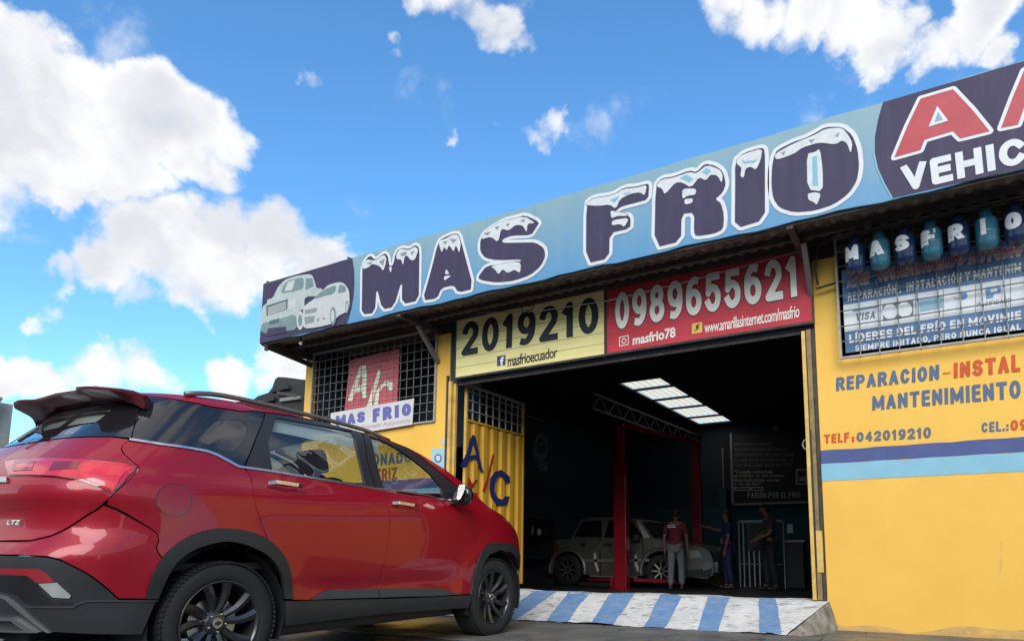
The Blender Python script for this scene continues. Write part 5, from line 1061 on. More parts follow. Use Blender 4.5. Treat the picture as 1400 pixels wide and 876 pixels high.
# ------------------------------------------------------------------ gas cylinders
dblue = mat('dark_blue_cylinder_paint', (.008, .025, .09), .3, coat=.3, var=.3, vscale=9); tealc = mat('teal_cylinder_paint', (.028, .14, .21), .3, coat=.3, var=.3, vscale=9)
names = 'MASFRIO'; ords = ['first', 'second', 'third', 'fourth', 'fifth', 'sixth', 'seventh']
cx0, cx1 = -.638, .62
for i, ch in enumerate(names):
    x = -.60+.213*i; y = 6.50; z = 3.335+.0*i; tc_ = i % 2 == 1
    c = thing('gas_cylinder', f"{'teal' if tc_ else 'dark blue'} gas cylinder marked with white letter {ch}, hung under the canopy", 'gas cylinder', (x, y, z), group='lettered gas cylinders hung in a row above the services banner')
    r = .088; m = MB(); m.lathe([(0, 0), (.045, .004), (.072, .022), (r, .060), (r, .145), (r+.0025, .150), (r, .155), (r, .245), (.078, .275), (.050, .298), (.022, .306), (.02, .312)], 28, (x, y, z)); m.build('body', tealc if tc_ else dblue, c, True)
    m = MB(); m.lathe([(.017, .312), (.017, .33), (.010, .345), (0, .35)], 14, (x, y, z)); m.build('valve', steel, c, True)
    m = MB(); m.lathe([(.045, .300), (.05, .36), (.054, .362), (.05, .30)], 20, (x, y, z)); m.build('collar', tealc if tc_ else dblue, c, True)
    V, F = stroke_quad(ch, (-.068, 0, .245), (.068, 0, .245), (.068, 0, .10), (-.068, 0, .10), st=.27, wf=(.6 if ch == 'I' else 1)) if ch != 'I' else stroke_quad(ch, (-.02, 0, .245), (.02, 0, .245), (.02, 0, .10), (-.02, 0, .10), st=.27)
    V = np.array(V); VV = []
    for v in V: a = v[0]/(r+.003)-.33; VV.append((x+(r+.0035)*math.sin(a), y-(r+.0035)*math.cos(a), z+v[2]+.01))
    mesh('lettering', VV, F, wprint, c)
    if i % 2 == 0: m = MB(); m.lathe([(.02, 0), (.02, -.012), (.006, -.014), (.006, -.05), (0, -.05)], 10, (x, y, z)); m.build('foot_valve', darkm, c)
hr = thing('hanging_rail', 'thin steel rail carrying the row of lettered gas cylinders under the canopy', 'rail', (0, 6.50, 3.72)); m = MB(); m.tube([(-.8, 6.5, 3.735), (.80, 6.5, 3.735)], .012, 6); m.build('rod', rust, hr)
for i in range(7): x = -.60+.213*i; m = MB(); m.tube([(x, 6.5, 3.71), (x, 6.5, 3.73)], .004, 5); m.build('hanger', rust, hr)
# loose cables under the canopy
cb = MB(); cb.tube([(-5.0, 6.45, 3.72), (-4.1, 6.5, 3.60), (-3.2, 6.5, 3.56), (-2.2, 6.5, 3.60), (-1.1, 6.55, 3.70)], .006, 5); tag(cb.build('cable', mat('grey_cable', (.16, .16, .16), .6), None, True), 'thin grey cable sagging under the canopy above the red phone sign', 'cable')
cb = MB(); cb.tube([(-4.4, 6.55, 3.74), (-4.36, 6.5, 3.62), (-4.31, 6.55, 3.66), (-4.27, 6.5, 3.60), (-4.22, 6.55, 3.72), (-4.30, 6.52, 3.70)], .007, 5); tag(cb.build('cable_tangle', darkm, None, True), 'knot of dark cable hanging between the two phone signs', 'cable')
lb_ = thing('light_bulb', 'small bare pale bulb under the left end of the canopy', 'bulb', (-7.9, 6.15, 3.68)); m = MB(); m.lathe([(0, 0), (.02, .006), (.028, .028), (.018, .05), (.012, .06)], 14, (-7.9, 6.15, 3.66)); m.build('globe', mat('white_bulb_glass', (.8, .8, .78), .2), lb_, True); m = MB(); m.lathe([(.014, .06), (.014, .12)], 10, (-7.9, 6.15, 3.66)); m.build('socket', darkm, lb_)
# ------------------------------------------------------------------ inside: two-post lift
lred = mat('red_lift_paint', (.30, .010, .020), .3, coat=.4, var=.2, vscale=3)
lf = thing('car_lift', 'tall red two-post car lift standing inside the garage around the silver car', 'car lift', (-5.6, 13.7, 0))
def post(px_, py_, nm='post', hw=.135, hx=.07):
    m = MB(); m.box(px_-hw, px_+hw, py_-.09, py_+.09, .03, 2.55, .01); p = m.build(nm, lred, lf)
    m = MB(); m.box(px_-hx, px_+hx, py_-.06, py_+.06, 2.552, 3.36, .008); m.build('post_extension', lred, p)
    m = MB(); m.box(px_-.20, px_+.24, py_-.2, py_+.2, .012, .03); m.build('base_plate', lred, p)
    m = MB(); m.box(px_-.23, px_-.157, py_-.08, py_+.08, .05, .24); m.build('motor_box', lred, p)
post(-5.79, 12.32); post(-5.12, 15.1, hw=.11, hx=.07)
m = MB(); m.beam((-5.70, 12.38, 3.33), (-5.12, 15.05, 3.33), .10, .09); m.build('cross_beam', lred, lf)
m = MB(); m.beam((-5.9, 12.45, .2), (-6.9, 13.0, .16), .09, .06); m.build('lift_arm', lred, lf); m = MB(); m.beam((-5.6, 12.45, .2), (-4.9, 13.0, .16), .09, .06); m.build('lift_arm', lred, lf)
# ------------------------------------------------------------------ inside: silver-grey car, seen from its right side
SN = 13.05; SW = 1.68
cs = thing('lifted_car', 'dark silver off-road car standing between the red lift posts inside the garage', 'car', (-6.3, SN+SW/2, 0))
spaint = mat('silver_grey_car_paint', (.17, .17, .165), .35, .5, coat=.5)
sg = glass('dark_garage_car_glass', (.2, .2, .22), .5)
def sxz(l): return [tuple(at(x, y, 1, SN)[[0, 2]]) for x, y in l]
low = sxz([(757,742),(762,737),(780,735.5),(842,735),(876,735.5),(889,735.5),(905,738),(921,741.6),(945,745),(962,748.5),(970,753),(974,764),(976,772),(974.5,786),(966,790.5),(935,791.5)])
wc = [(sxz([(903,782)])[0][0], .36), (sxz([(775,782)])[0][0], .36)]
def arch(cx_, z0, r, a0, a1, n=10): return [(cx_+r*math.cos(a), z0+r*math.sin(a)) for a in np.linspace(a0, a1, n)]
body = low[:-1]+arch(wc[0][0], .36, .42, -.25, math.pi+.25)+[(wc[0][0]-.45, .26), (wc[1][0]+.45, .26)]+arch(wc[1][0], .36, .42, -.25, math.pi+.25)+[(wc[1][0]-.5, .30), (low[0][0], .40)]
def car_slab(poly, ins, name, mm, zc=.62, zr=.55, par=cs):
    P, F = fill(poly); V = []; FF = []
    f = lambda z: ins(z)
    n = len(P)
    for s_ in (0, 1):
        for p in P: V.append((p[0], SN+f(p[1]) if s_ == 0 else SN+SW-f(p[1]), p[1]))
    for t_ in F:
        a, b, c = P[t_[0]], P[t_[1]], P[t_[2]]; ccw = (b[0]-a[0])*(c[1]-a[1])-(b[1]-a[1])*(c[0]-a[0]) > 0; t_ = tuple(int(k) for k in (t_ if ccw else t_[::-1])); FF += [t_, tuple(k+n for k in t_[::-1])]
    m = MB(); m.add(V, FF); k = len(poly)
    ar = sum(poly[i][0]*poly[(i+1) % k][1]-poly[(i+1) % k][0]*poly[i][1] for i in range(k)); l = list(poly) if ar > 0 else list(poly)[::-1]
    for i in range(k):
        a, b = l[i], l[(i+1) % k]; m.add([(a[0], SN+f(a[1]), a[1]), (b[0], SN+f(b[1]), b[1]), (b[0], SN+SW-f(b[1]), b[1]), (a[0], SN+SW-f(a[1]), a[1])], [(0, 3, 2, 1)])
    return m.build(name, mm, par)
insl = lambda z: .0 if z < .8 else .05*(z-.8)/.25
belt = low[0][1]
car_slab(body, insl, 'body', spaint)
top = sxz([(779,735.2),(784,722),(789,709),(800,706.5),(842,705.5),(862,707.5),(868,710),(892,735.6)])
insg = lambda z: .05+.16*max(0, (z-1.02))/.55
car_slab(top, insg, 'cabin_shell', spaint)
def side_panel(l, nm, mm, d=.012, ex=.012):
    q = sxz(l); P, F = fill(q); V = [(p[0], SN+(insg(p[1]) if p[1] > 1.0 else insl(p[1]))-d, p[1]) for p in P]; return mesh(nm, V, [tuple(int(k) for k in t_) for t_ in F], mm, cs)
gblk = mat('dark_car_window', (.01, .01, .012), .1, coat=.6)
side_panel([(783,733),(788,721),(792,712),(818,710.5),(821,734)], 'side_window', gblk); side_panel([(825,734),(828,710.5),(858,711),(876,731),(877,734)], 'side_window', gblk)
side_panel([(866,711.5),(869,711),(888,734.5),(879,734.5)], 'windscreen_pillar', mat('pale_pillar', (.4,.4,.38),.4), d=.016)
ws = [np.array(sxz([(869.5,711.5)])[0]), np.array(sxz([(889,733.5)])[0])]; m = MB(); m.add([(ws[0][0]+.03, SN+.30, ws[0][1]), (ws[0][0]+.03, SN+SW-.30, ws[0][1]), (ws[1][0]+.03, SN+SW-.14, ws[1][1]), (ws[1][0]+.03, SN+.14, ws[1][1])], [(0,1,2,3)]); m.build('windscreen', gblk, cs)
for l in ([(812,756),(815,755),(817,770),(820,780),(817,781),(813,771)], [(868,758),(871,757),(872,770),(875,780),(872,781),(868,772)]): side_panel(l, 'door_sticker', mat('white_arc_sticker', (.6, .6, .58), .4), d=.016)
side_panel([(793,742),(800,741),(800,746),(794,747)], 'door_handle', darkm, d=.018); side_panel([(824,742),(836,742),(836,746),(824,746)], 'door_handle', darkm, d=.018)
side_panel([(758,744),(763,743),(765,756),(758,757)], 'tail_lamp', mat('dim_red_lamp', (.20, .01, .01), .3), d=.014)
side_panel([(938,779),(974,776),(972,788),(940,789)], 'lower_trim', darkm, d=.014)
side_panel([(818,735.5),(820,735.5),(822,786),(820,787)], 'door_seam', darkm, d=.013); side_panel([(876.5,735.5),(878,735.5),(880,760),(878.5,762)], 'door_seam', darkm, d=.013)
for cx_, cz_ in wc:
    V = []; F = []
    for k in range(15):
        a_ = -.15+(math.pi+.30)*k/14
        for rr_, dy in ((.405, .0), (.425, -.035), (.475, -.035), (.50, .0)): V.append((cx_+rr_*math.cos(a_), SN+dy, cz_+rr_*math.sin(a_)))
    for k in range(14):
        for j in range(3): F.append((k*4+j, k*4+j+1, (k+1)*4+j+1, (k+1)*4+j))
    mesh('wheel_flare', V, F, spaint, cs, True)
m = MB(); m.box(sxz([(868,738)])[0][0], sxz([(877,738)])[0][0], SN-.20, SN-.02, .98, 1.12, .03); m.build('door_mirror', darkm, cs)
side_panel([(796,764),(888,763),(888,767),(796,768)], 'door_moulding', mat('dark_silver_trim', (.18, .18, .17), .5), d=.016)
side_panel([(940,752),(955,752),(961,761),(943,763)], 'headlight', clearl, d=.014); side_panel([(960,768),(974,766),(974,776),(962,780)], 'front_bumper', mat('dark_silver_trim', (.18, .18, .17), .5), d=.016)
m = MB(); m.box(low[12][0]-.02, low[12][0]+.03, SN+.15, SN+SW-.15, .35, .55); m.build('front_bumper', spaint, cs)
for wx, wz_ in wc:
    for sy in (SN+.10, SN+SW-.10):
        m = MB(); pr_f = [(.20,-.09),(.30,-.10),(.345,-.07),(.35,0),(.345,.07),(.30,.10),(.20,.09)]
        m.lathe([(r_, h) for r_, h in pr_f], 28, axis='x'); V = [(wx+v[1], sy+v[0], .36+v[2]) for v in m.V]; wl_ = mesh('wheel', V, [f[::-1] for f in m.F], rubber, cs, True)
        m = MB(); m.lathe([(0, -.055), (.05, -.06), (.06, -.04)], 16, axis='x'); V = [(wx+v[1], sy+v[0]*(1 if sy < SN+1 else -1), .36+v[2]) for v in m.V]; mesh('hub', V, m.F, steel, wl_)
        for k in range(8):
            a = 2*math.pi*k/8; m = MB(); m.beam((wx+.04*math.cos(a), sy-.045, .36+.04*math.sin(a)), (wx+.21*math.cos(a), sy-.06, .36+.21*math.sin(a)), .03, .035); m.build('spoke', silver, wl_)
m = MB(); m.tube([(top[2][0]+.1, SN+.25, top[3][1]+.05), (top[5][0]-.15, SN+.25, top[4][1]+.05)], .018, 6); m.build('roof_rail', darkm, cs)
m = MB(); m.box(wc[1][0]+.55, wc[0][0]-.55, SN+.05, SN+.15, .22, .27); m.build('side_step', mat('pale_step', (.3,.3,.28),.5), cs)
# ------------------------------------------------------------------ people
skinm = mat('brown_skin', (.22, .11, .07), .55); hairm = mat('black_hair', (.012, .01, .01), .6)
def person(label, loc, rz, h, shirt, trous, shoe, arms='down', headpitch=0., stride=.10, cap=False):
    p = thing('person', label, 'person', loc, rz); s = h/1.72
    hp = math.sin(headpitch)
    J = dict(pelvis=((0, 0, .95), (.145, .105)), belly=((0, .01, 1.08), (.135, .10)), chest=((0, .005, 1.28), (.160, .115)), upch=((0, -.005, 1.38), (.125, .095)), neck=((0, .01+.02*hp, 1.46), .052), neck2=((0, .02+.05*hp, 1.51), .05), jaw=((0, .035+.09*hp, 1.555), (.066, .075)), head=((0, .02+.12*hp, 1.62-.02*hp), (.076, .092)), crown=((0, .01+.13*hp, 1.69-.03*hp), (.055, .068)))
    E_ = [('pelvis', 'belly'), ('belly', 'chest'), ('chest', 'upch'), ('upch', 'neck'), ('neck', 'neck2'), ('neck2', 'jaw'), ('jaw', 'head'), ('head', 'crown')]
    J['nose'] = ((0, .118+.10*hp, 1.60-.05*hp), .011); J['nose0'] = ((0, .095+.10*hp, 1.612-.03*hp), .02); E_ += [('head', 'nose0'), ('nose0', 'nose')]
    hands = []
    for sd in (1, -1):
        t = 'r' if sd > 0 else 'l'
        st_ = stride*sd
        J[t+'hip'] = ((.09*sd, 0, .90), .088); J[t+'knee'] = ((.10*sd, .03+st_*.6, .50), .058); J[t+'calf'] = ((.10*sd, .0+st_*.7, .35), .055); J[t+'ank'] = ((.105*sd, -.02+st_, .09), .036); J[t+'toe'] = ((.12*sd, .13+st_, .035), .035)
        E_ += [('pelvis', t+'hip'), (t+'hip', t+'knee'), (t+'knee', t+'calf'), (t+'calf', t+'ank'), (t+'ank', t+'toe')]
        J[t+'sho'] = ((.185*sd, -.01, 1.39), .058)
        if arms == 'up' and sd > 0: el, wr, hd_ = (.26*sd, .20, 1.28), (.20*sd, .42, 1.36), (.18*sd, .50, 1.38)
        elif arms == 'front': el, wr, hd_ = (.25*sd, .05, 1.12), (.13*sd, .25, 1.02), (.08*sd, .31, .99)
        else: el, wr, hd_ = (.245*sd, -.02, 1.12), (.25*sd, .05, .87), (.25*sd, .065, .80)
        J[t+'elb'] = (el, .040); J[t+'wri'] = (wr, .027); J[t+'palm'] = (hd_, (.034, .020))
        E_ += [('upch', t+'sho'), (t+'sho', t+'elb'), (t+'elb', t+'wri'), (t+'wri', t+'palm')]
        d = (Vector(hd_)-Vector(wr)).normalized(); sid = Vector((0, 1, 0)) if abs(d.z) > .7 else Vector((sd*.7, 0, -.7)).normalized()
        curl = Vector((-.35*sd, 0, 0)) if abs(d.z) > .7 else Vector((0, 0, -.4))
        for fi, ln in enumerate((.062, .074, .070, .054)):
            a = Vector(hd_)+sid*(.024-.016*fi)+d*.03; b = a+d*ln*.55; c = b+(d+curl).normalized()*ln*.5
            for q, v, rr_ in (('a', a, .0095), ('b', b, .0085), ('c', c, .007)): J[f'{t}f{fi}{q}'] = (tuple(v), rr_)
            E_ += [(t+'palm', f'{t}f{fi}a'), (f'{t}f{fi}a', f'{t}f{fi}b'), (f'{t}f{fi}b', f'{t}f{fi}c')]
        a = Vector(wr).lerp(Vector(hd_), .55)+sid*.03; b = a+(sid*.6+d).normalized()*.045
        J[t+'th1'] = (tuple(a), .011); J[t+'th2'] = (tuple(b), .009); E_ += [(t+'palm', t+'th1'), (t+'th1', t+'th2')]
    V, F = skin(E_, None, J); V = [(v[0]*s, v[1]*s, v[2]*s) for v in V]; mesh('body', V, F, skinm, p, True, world=False)
    k = lambda n, dr: (J[n][0], tuple(q+dr for q in (J[n][1] if isinstance(J[n][1], tuple) else (J[n][1],)*2)))
    S = {n: k(n, .018) for n in ('pelvis', 'belly', 'chest', 'upch', 'rsho', 'lsho')}; S['pelvis'] = ((0, 0, .90), (.172, .13))
    for t in 'rl': e = Vector(J[t+'sho'][0]).lerp(Vector(J[t+'elb'][0]), .8); S[t+'sl'] = (tuple(e), .062)
    V, F = skin([('pelvis', 'belly'), ('belly', 'chest'), ('chest', 'upch'), ('upch', 'rsho'), ('upch', 'lsho'), ('rsho', 'rsl'), ('lsho', 'lsl')], None, S); V = [(v[0]*s, v[1]*s, v[2]*s) for v in V]; so = mesh('shirt', V, F, shirt, p, True, world=False)
    T = {'pelvis': ((0, 0, .96), (.155, .118))}; ed = []
    for t in 'rl':
        for n in ('hip', 'knee', 'calf', 'ank'): T[t+n] = k(t+n, .022)
        T[t+'knee'] = (T[t+'knee'][0], .085); T[t+'calf'] = (T[t+'calf'][0], .078); T[t+'ank'] = (T[t+'ank'][0], .070)
        ed += [('pelvis', t+'hip'), (t+'hip', t+'knee'), (t+'knee', t+'calf'), (t+'calf', t+'ank')]
    V, F = skin(ed, None, T); V = [(v[0]*s, v[1]*s, v[2]*s) for v in V]; mesh('trousers', V, F, trous, p, True, world=False)
    for sd in (1, -1):
        t = 'r' if sd > 0 else 'l'; a = J[t+'ank'][0]; m = MB(); m.box((a[0]-.05)*s, (a[0]+.055)*s, (a[1]-.08)*s, (a[1]+.20)*s, 0, .09*s, .035); m.build('shoe', shoe, p, True, world=False)
    hc = Vector((0, .005+.12*hp, 1.65-.02*hp)); bm = bmesh.new(); bmesh.ops.create_uvsphere(bm, u_segments=18, v_segments=12, radius=1)
    for v in bm.verts: v.co = Vector((v.co.x*.088, v.co.y*.105-.012, max(v.co.z, -.35+.9*v.co.y)*.088))+hc
    V = [tuple(v.co*s) for v in bm.verts]; F = [[v.index for v in f.verts] for f in bm.faces]; bm.free(); mesh('cap' if cap else 'hair', V, F, hairm if not cap else darkm, p, True, world=False)
    for sd in (1, -1): m = MB(); m.box((.075*sd-.012)*s, (.075*sd+.012)*s, (.0+.1*hp)*s, (.03+.1*hp)*s, 1.58*s, 1.64*s, .01); m.build('ear', skinm, p, True, world=False)
    if headpitch < .5:
        for sd in (1, -1): m = MB(); m.box((.032*sd-.012)*s, (.032*sd+.012)*s, (.104+.1*hp)*s, (.112+.1*hp)*s, (1.632-.04*hp)*s, (1.642-.04*hp)*s); m.build('eye', darkm, p, False, world=False)
        m = MB(); m.box(-.024*s, .024*s, (.104+.1*hp)*s, (.110+.1*hp)*s, (1.567-.04*hp)*s, (1.575-.04*hp)*s); m.build('mouth', gred, p, False, world=False)
    return p, so, s
maroon = mat('maroon_shirt_cloth', (.13, .012, .02), .8); jeans = mat('grey_jeans', (.20, .21, .23), .85, var=.3, vscale=14); navyc = mat('navy_overall_cloth', (.015, .025, .09), .8); dkcl = mat('dark_work_cloth', (.02, .022, .025), .8); brownc = mat('dark_brown_shirt', (.05, .04, .03), .8); shoe = mat('dark_shoe', (.015, .015, .015), .5)
p1, so, s_ = person('person in maroon shirt and grey jeans standing with back turned beside the silver car', (-4.74, 12.6, .012), R(12), 1.57, maroon, jeans, shoe, headpitch=.9, stride=.12)
m = MB(); m.box(-.13, .02, -.142, -.137, 1.25, 1.268); m.box(-.13, .03, -.145, -.140, 1.215, 1.233); m.build('shirt_print', wprint, so, False, world=False)
person('person in dark blue overalls reaching an arm towards the wall, left of the steel rack', (-3.92, 13.4, .012), R(105), 1.58, navyc, navyc, shoe, arms='up', stride=.05)
p3, so, s_ = person('person in brown shirt and dark trousers looking down before the steel rack', (-3.06, 13.3, .012), R(118), 1.68, brownc, dkcl, shoe, arms='front', headpitch=.8, stride=.06, cap=True)
# ------------------------------------------------------------------ inside: rack, board, props
rk = thing('steel_rack', 'grey steel barred rack with a cloth hung over it at the back of the garage', 'rack', (-3.3, 13.75, 0))
def ob(x0, x1, z0, z1, Y, d=.03): m = MB(); m.box(x0, x1, Y, Y+d, z0, z1); return m
def px_box(x0, y0, x1, y1, Y, d, nm, mm, par): a = at(x0, y0, 1, Y); b = at(x1, y1, 1, Y); m = MB(); m.box(a[0], b[0], Y, Y+d, b[2], a[2]); return m.build(nm, mm, par)
rstl = mat('pale_rack_steel', (.30, .30, .29), .5, .4)
for x in (1011, 1017, 1024, 1031, 1038, 1045): px_box(x-.6, 712, x+.6, 802, 13.8, .03, 'bar', rstl, rk)
px_box(1010, 711, 1070, 713, 13.84, .03, 'rail', rstl, rk); px_box(1010, 770, 1070, 771.5, 13.84, .03, 'rail', rstl, rk); px_box(1071, 712, 1073, 804, 13.8, .03, 'bar', rstl, rk)
px_box(1022, 715, 1046, 752, 13.74, .02, 'cloth', mat('grey_green_cloth', (.07, .075, .06), .9, var=.4, vscale=8), rk)
wb2 = thing('workbench', 'dark workbench with a pale top edge beside the right jamb inside the garage', 'workbench', (-2.4, 14, 0)); px_box(1074, 738, 1100, 740.5, 13.9, .5, 'top', rstl, wb2); px_box(1074, 741, 1100, 803, 13.95, .4, 'cabinet', darkm, wb2); px_box(1076, 716, 1084, 728, 13.9, .02, 'notice', wprint, wb2)
yb_ = thing('yellow_barrier', 'low yellow wall block behind the front of the silver car', 'barrier', (-4.4, 14.5, 0)); px_box(977, 764, 993, 804, 14.6, .4, 'block', ygate, yb_); px_box(985, 735, 993, 763.5, 14.62, .3, 'post', ygate, yb_)
ib = thing('slogan_board', 'large black slogan board with rows of pale text on the back wall of the garage', 'sign', tuple(at(1050, 640, 1, 17.9)))
IY = 18.1; a = at(1001, 598, 1, IY); b = at(1112, 684, 1, IY); bx0, bx1, bz0, bz1 = a[0], b[0]+.8, b[2], a[2]
bz1 = at(1001, 594, 1, IY)[2]; m = MB(); m.box(bx0, bx1, IY, IY+.05, bz0, bz1); m.build('panel', mat('black_board', (.012, .012, .014), .5), ib)
for q in ((bx0-.06, bx0, bz0-.05, bz1+.05), (bx0-.06, bx1, bz0-.06, bz0-.001)): m = MB(); m.box(q[0], q[1], IY-.03, IY+.04, q[2], q[3]); m.build('frame', rstl, ib)
itx = mat('pale_board_text', (.42, .42, .42), .6); itd = mat('dim_board_text', (.20, .20, .21), .6)
for s, x0, x1, y0, y1, mm in (('NUESTROS CLIENTES', 1004, 1055, 604, 609, itd), ('NUESTRO SERVICIO INTEGRAL Y', 1004, 1077, 610.5, 616.5, itd), ('SERVICIO INTEGRAL EN CLIMATIZACION', 1004, 1085, 618, 624, itd), ('AUTOMOTRIZ EN NUESTRO TALLER, TU', 1004, 1084, 625.5, 631, itd), ('ZONA EN EL LUGAR QUE LO NECESITE', 1004, 1082, 632, 638, itd), ('"Cuando comences', 1004, 1056, 642, 647, itx), ('el trabajo en tus manos,', 1004, 1073, 648, 653, itx), ('Eternamente seras', 1004, 1066, 653.5, 658, itx), ('y no asi fijas"', 1004, 1041, 659, 664, itx), ('PASIÓN POR EL FRIO -', 1022, 1100, 671.5, 680.5, itx)):
    (stroke_px(s, (x0, y0+1), (x1, y0+.6), (x1, y1-.4), (x0, y1), IY-.006, st=.17) if s.isupper() else text_px(s, (x0, y0+.0), (x1, y0-.4), (x1, y1-.4), (x0, y1), IY-.006, off=.02)).build('lettering', mm, ib)
for x0, x1 in ((1004, 1025), (1027, 1043)): ribbon(wp([(x0, 666), (x1, 665.8), (x1, 669.5), (x0, 669.8)], IY-.006), .03, IY-.006).build('logo_box', itx, ib)
ribbon(wp([(1089, 642), (1103, 642), (1103, 661), (1089, 661)], IY-.006), .05, IY-.006).build('logo', itx, ib); flat([wp([(1092, 657), (1092, 650), (1094, 654), (1096, 650), (1098, 654), (1101, 648), (1101, 657)], IY-.006)], IY-.006, px=False).build('logo', itx, ib)
sl = thing('spotlight', 'small spotlight glinting on the dark back wall above the slogan board', 'spotlight', tuple(at(1062, 590, 1, 17.5))); c = at(1062, 590, 1, 17.5); m = MB(); m.lathe([(0, 0), (.09, .0), (.10, .03), (.05, .16), (0, .18)], 16, tuple(c)); m.build('housing', rstl, sl, True); m = MB(); m.tube([c+np.array([0, 0, .17]), c+np.array([0, .6, .4])], .015, 5); m.build('arm', darkm, sl)
col_ = thing('wall_column', 'dark teal column on the back wall left of the slogan board', 'column', (-5.6, 17.9, 0)); px_box(983, 667, 996, 800, 17.8, .3, 'lower_block', teal, col_); px_box(987, 612, 990, 666.5, 17.85, .1, 'conduit', rstl, col_)
em = thing('wall_emblem', 'faint pale round emblem painted high on the dark left wall inside', 'emblem', (-8.46, 13.5, 3.2)); MP = mat('faint_wall_print', (.13, .14, .15), .8)
EX = WX0+.178
def wallpoly(pl, mm, par, nm, off=0): 
    q = [at(x, y, 0, EX+off)[[1, 2]] for x, y in pl]; P, Fc = fill(q); mesh(nm, [(EX+off, p[0], p[1]) for p in P], [tuple(int(k) for k in t_) for t_ in Fc], mm, par)
wallpoly([(739+10*math.cos(a), 612+20*math.sin(a)) for a in np.linspace(0, 6.28, 20)[:-1]], MP, em, 'disc'); wallpoly([(740+6*math.cos(a), 610+11*math.sin(a)) for a in np.linspace(0, 6.28, 16)[:-1]], navy, em, 'inner_disc', .003); wallpoly([(733,634),(748,631),(750,642),(740,645)], MP, em, 'foot')
wallpoly([(737,606),(743,604),(743,608),(737,610)], MP, em, 'stripe', .006)
shf = thing('tool_shelf', 'dark shelf of small parts and bottles along the left wall inside the garage', 'shelf', (-8.0, 11, 0))
for z in (.6, 1.1, 1.5): m = MB(); m.box(-8.44, -8.0, 10.2, 13.4, z, z+.03); m.build('board', darkm, shf)
for y in (10.2, 11.8, 13.38): m = MB(); m.box(-8.44, -8.0, y, y+.03, 0, 1.55); m.build('upright', darkm, shf)
for i in range(9):
    y = 11.0+i*.26; z = 1.13; x = -8.15+rng.uniform(-.05, .1); r = rng.uniform(.03, .05); h = rng.uniform(.12, .24)
    b = thing('bottle', ['grey', 'pale', 'dark', 'grey', 'white', 'dark', 'grey', 'pale', 'dark'][i]+' bottle standing among the tool shelf clutter inside the garage', 'bottle', (x, y, z), group='bottles on the tool shelf')
    b['label'] = f"{['first','second','third','fourth','fifth','sixth','seventh','eighth','ninth'][i]} dim bottle from the doorway on the tool shelf"
    m = MB(); m.lathe([(0, 0), (r, 0), (r, h*.7), (r*.4, h*.85), (r*.4, h)], 12, (x, y, z)); m.build('body', [rstl, wprint, darkm][i % 3], b, True); m = MB(); m.lathe([(r*.45, h), (r*.45, h+.02), (0, h+.02)], 8, (x, y, z)); m.build('cap', darkm, b)
tb = thing('tube_lamp', 'slim unlit tube lamp fixed high on the dark left wall inside', 'lamp', (-8.3, 10.9, 3.9)); m = MB(); m.tube([at(722, 568, 0, -8.35), at(743, 575, 0, -8.35)], .015, 6); m.build('tube', rstl, tb)
fj = thing('floor_jack', 'flat grey floor jack lying on the garage floor under the silver car', 'jack', (-6.6, 12.75, .012)); m = MB(); m.box(-7.0, -6.25, 12.72, 12.95, .03, .11, .01); m.build('chassis', steel, fj); m = MB(); m.beam((-6.3, 12.8, .1), (-5.95, 12.7, .3), .03, .03); m.build('handle', steel, fj)
# ------------------------------------------------------------------ neighbours
grw = mat('grey_render_wall', (.24, .235, .22), .85, var=.4, vscale=2, bump=.6, bscale=8); tarp = mat('black_tarpaulin', (.028, .026, .024), .75, vscale=6, col2=(.014, .013, .012), bump=1, bscale=6)
nb = thing('neighbour_shed', 'dark shed with a sagging black tarpaulin roof left of the workshop', 'shed', (-11, 10, 0))
m = MB(); m.box(-12.9, -8.9, 9.1, 12.8, 0, 3.0); m.build('wall', grw, nb)
tp_ = [tuple(at(x, y, 1, 9.0)[[0, 2]]) for x, y in [(300,551),(345,547),(352,541.5),(361,538.5),(367,536.5),(372,530),(376,518.5),(380,515),(390,515.5),(402,517),(413,518.5),(440,520)]]
slab(tp_+[(tp_[-1][0], 3.0), (tp_[0][0], 3.0)], [], 9.0, 12.9).build('tarpaulin_roof', tarp, nb)
for x0_, y0_, x1_, y1_, mm in ((352,549,376,545,tarp),(380,537,408,541,rust),(384,547,411,543,grw),(372,534,396,529,tarp)):
    m = MB(); m.beam(at(x0_, y0_, 1, 8.97), at(x1_, y1_, 1, 8.95), .06, .07); m.build('roof_batten', mm, nb)
nb2 = thing('grey_building', 'pale grey concrete building with a dark sloping roof edge at the far left', 'building', (-20, 7, 0))
a = at(-200, 545, 0, -19.0); b = at(9, 545, 0, -19.0); a2 = at(20, 548, 0, -19.0)
m = MB(); m.box(-26, -19, a2[1]-9, a2[1]-.9, 0, b[2]-.35); m.build('wall', grw, nb2)
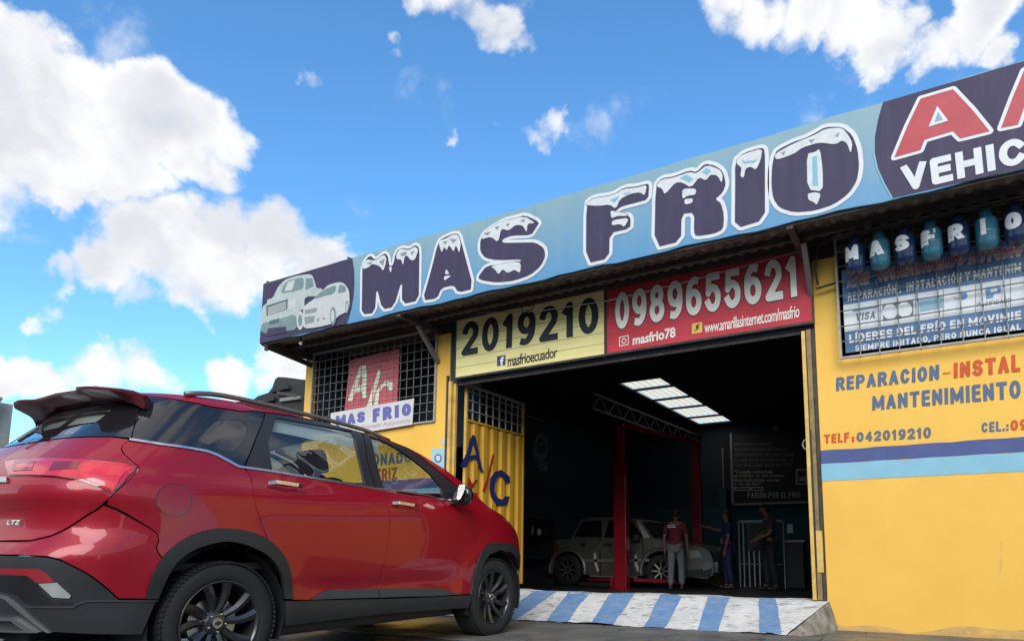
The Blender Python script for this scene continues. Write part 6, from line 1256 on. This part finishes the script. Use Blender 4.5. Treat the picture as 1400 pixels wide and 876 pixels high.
m = MB(); m.box(-26.3, -18.8, a2[1]-9.2, a2[1]-1.25, b[2]-.34, b[2]-.05); m.build('roof', tarp, nb2)
for yy in (a2[1]-1.0, a2[1]-.35): m = MB(); m.beam((-18.95, yy-.9, 2), (-18.9, yy, b[2]), .12, .16); m.build('buttress', grw, nb2)
m = MB(); m.box(-26, -19.05, a2[1]-.88, a2[1], 0, b[2]-.1); m.build('wall', mat('pale_concrete', (.40, .39, .36), .85, var=.4, vscale=3), nb2)
# the other side of the street, as it is reflected in the car
cols = [('cream_far_wall', (.50, .46, .38)), ('white_far_wall', (.60, .60, .58)), ('green_far_wall', (.22, .34, .28)), ('brick_far_wall', (.30, .14, .09))]
lbs = ['cream two-storey house across the street with three window bays', 'white low shop across the street with a steel shutter', 'green house across the street with a flat roof', 'brick house farthest right across the street']
for i, (x0, x1, h) in enumerate([(-16, -7, 5.6), (-6.8, 1.5, 3.6), (1.8, 9.5, 5.2), (9.8, 18, 4.2)]):
    nb3 = thing('street_house', lbs[i], 'house', ((x0+x1)/2, -10, 0)); mw = mat(*cols[i], .8, var=.2, vscale=1)
    m = MB(); m.box(x0, x1, -18, -10, 0, h); m.build('wall', mw, nb3); m = MB(); m.box(x0-.15, x1+.15, -18.1, -9.7, h+.002, h+.25); m.build('roof', rust, nb3)
    for k in range(3):
        wx = x0+(x1-x0)*(k+.5)/3
        for zf in ((.9, 2.1), (3.4, 4.6)):
            if zf[1] < h-.3: m = MB(); m.box(wx-.7, wx+.7, -9.995, -9.93, zf[0], zf[1]); wn = m.build('window', fpale, nb3); m = MB(); m.box(wx-.62, wx+.62, -9.92, -9.90, zf[0]+.08, zf[1]-.08); m.build('pane', gblk, wn)
sv = thing('side_wall_block', 'pale side house standing across the yard right of the forecourt', 'house', (14, 2, 0)); m = MB(); m.box(13, 20, -6, 6.6, 0, 3.4); m.build('wall', mat('white_far_wall', (.60, .60, .58)), sv); m = MB(); m.box(12.8, 20.2, -6.2, 6.7, 3.402, 3.6); m.build('roof', rust, sv)
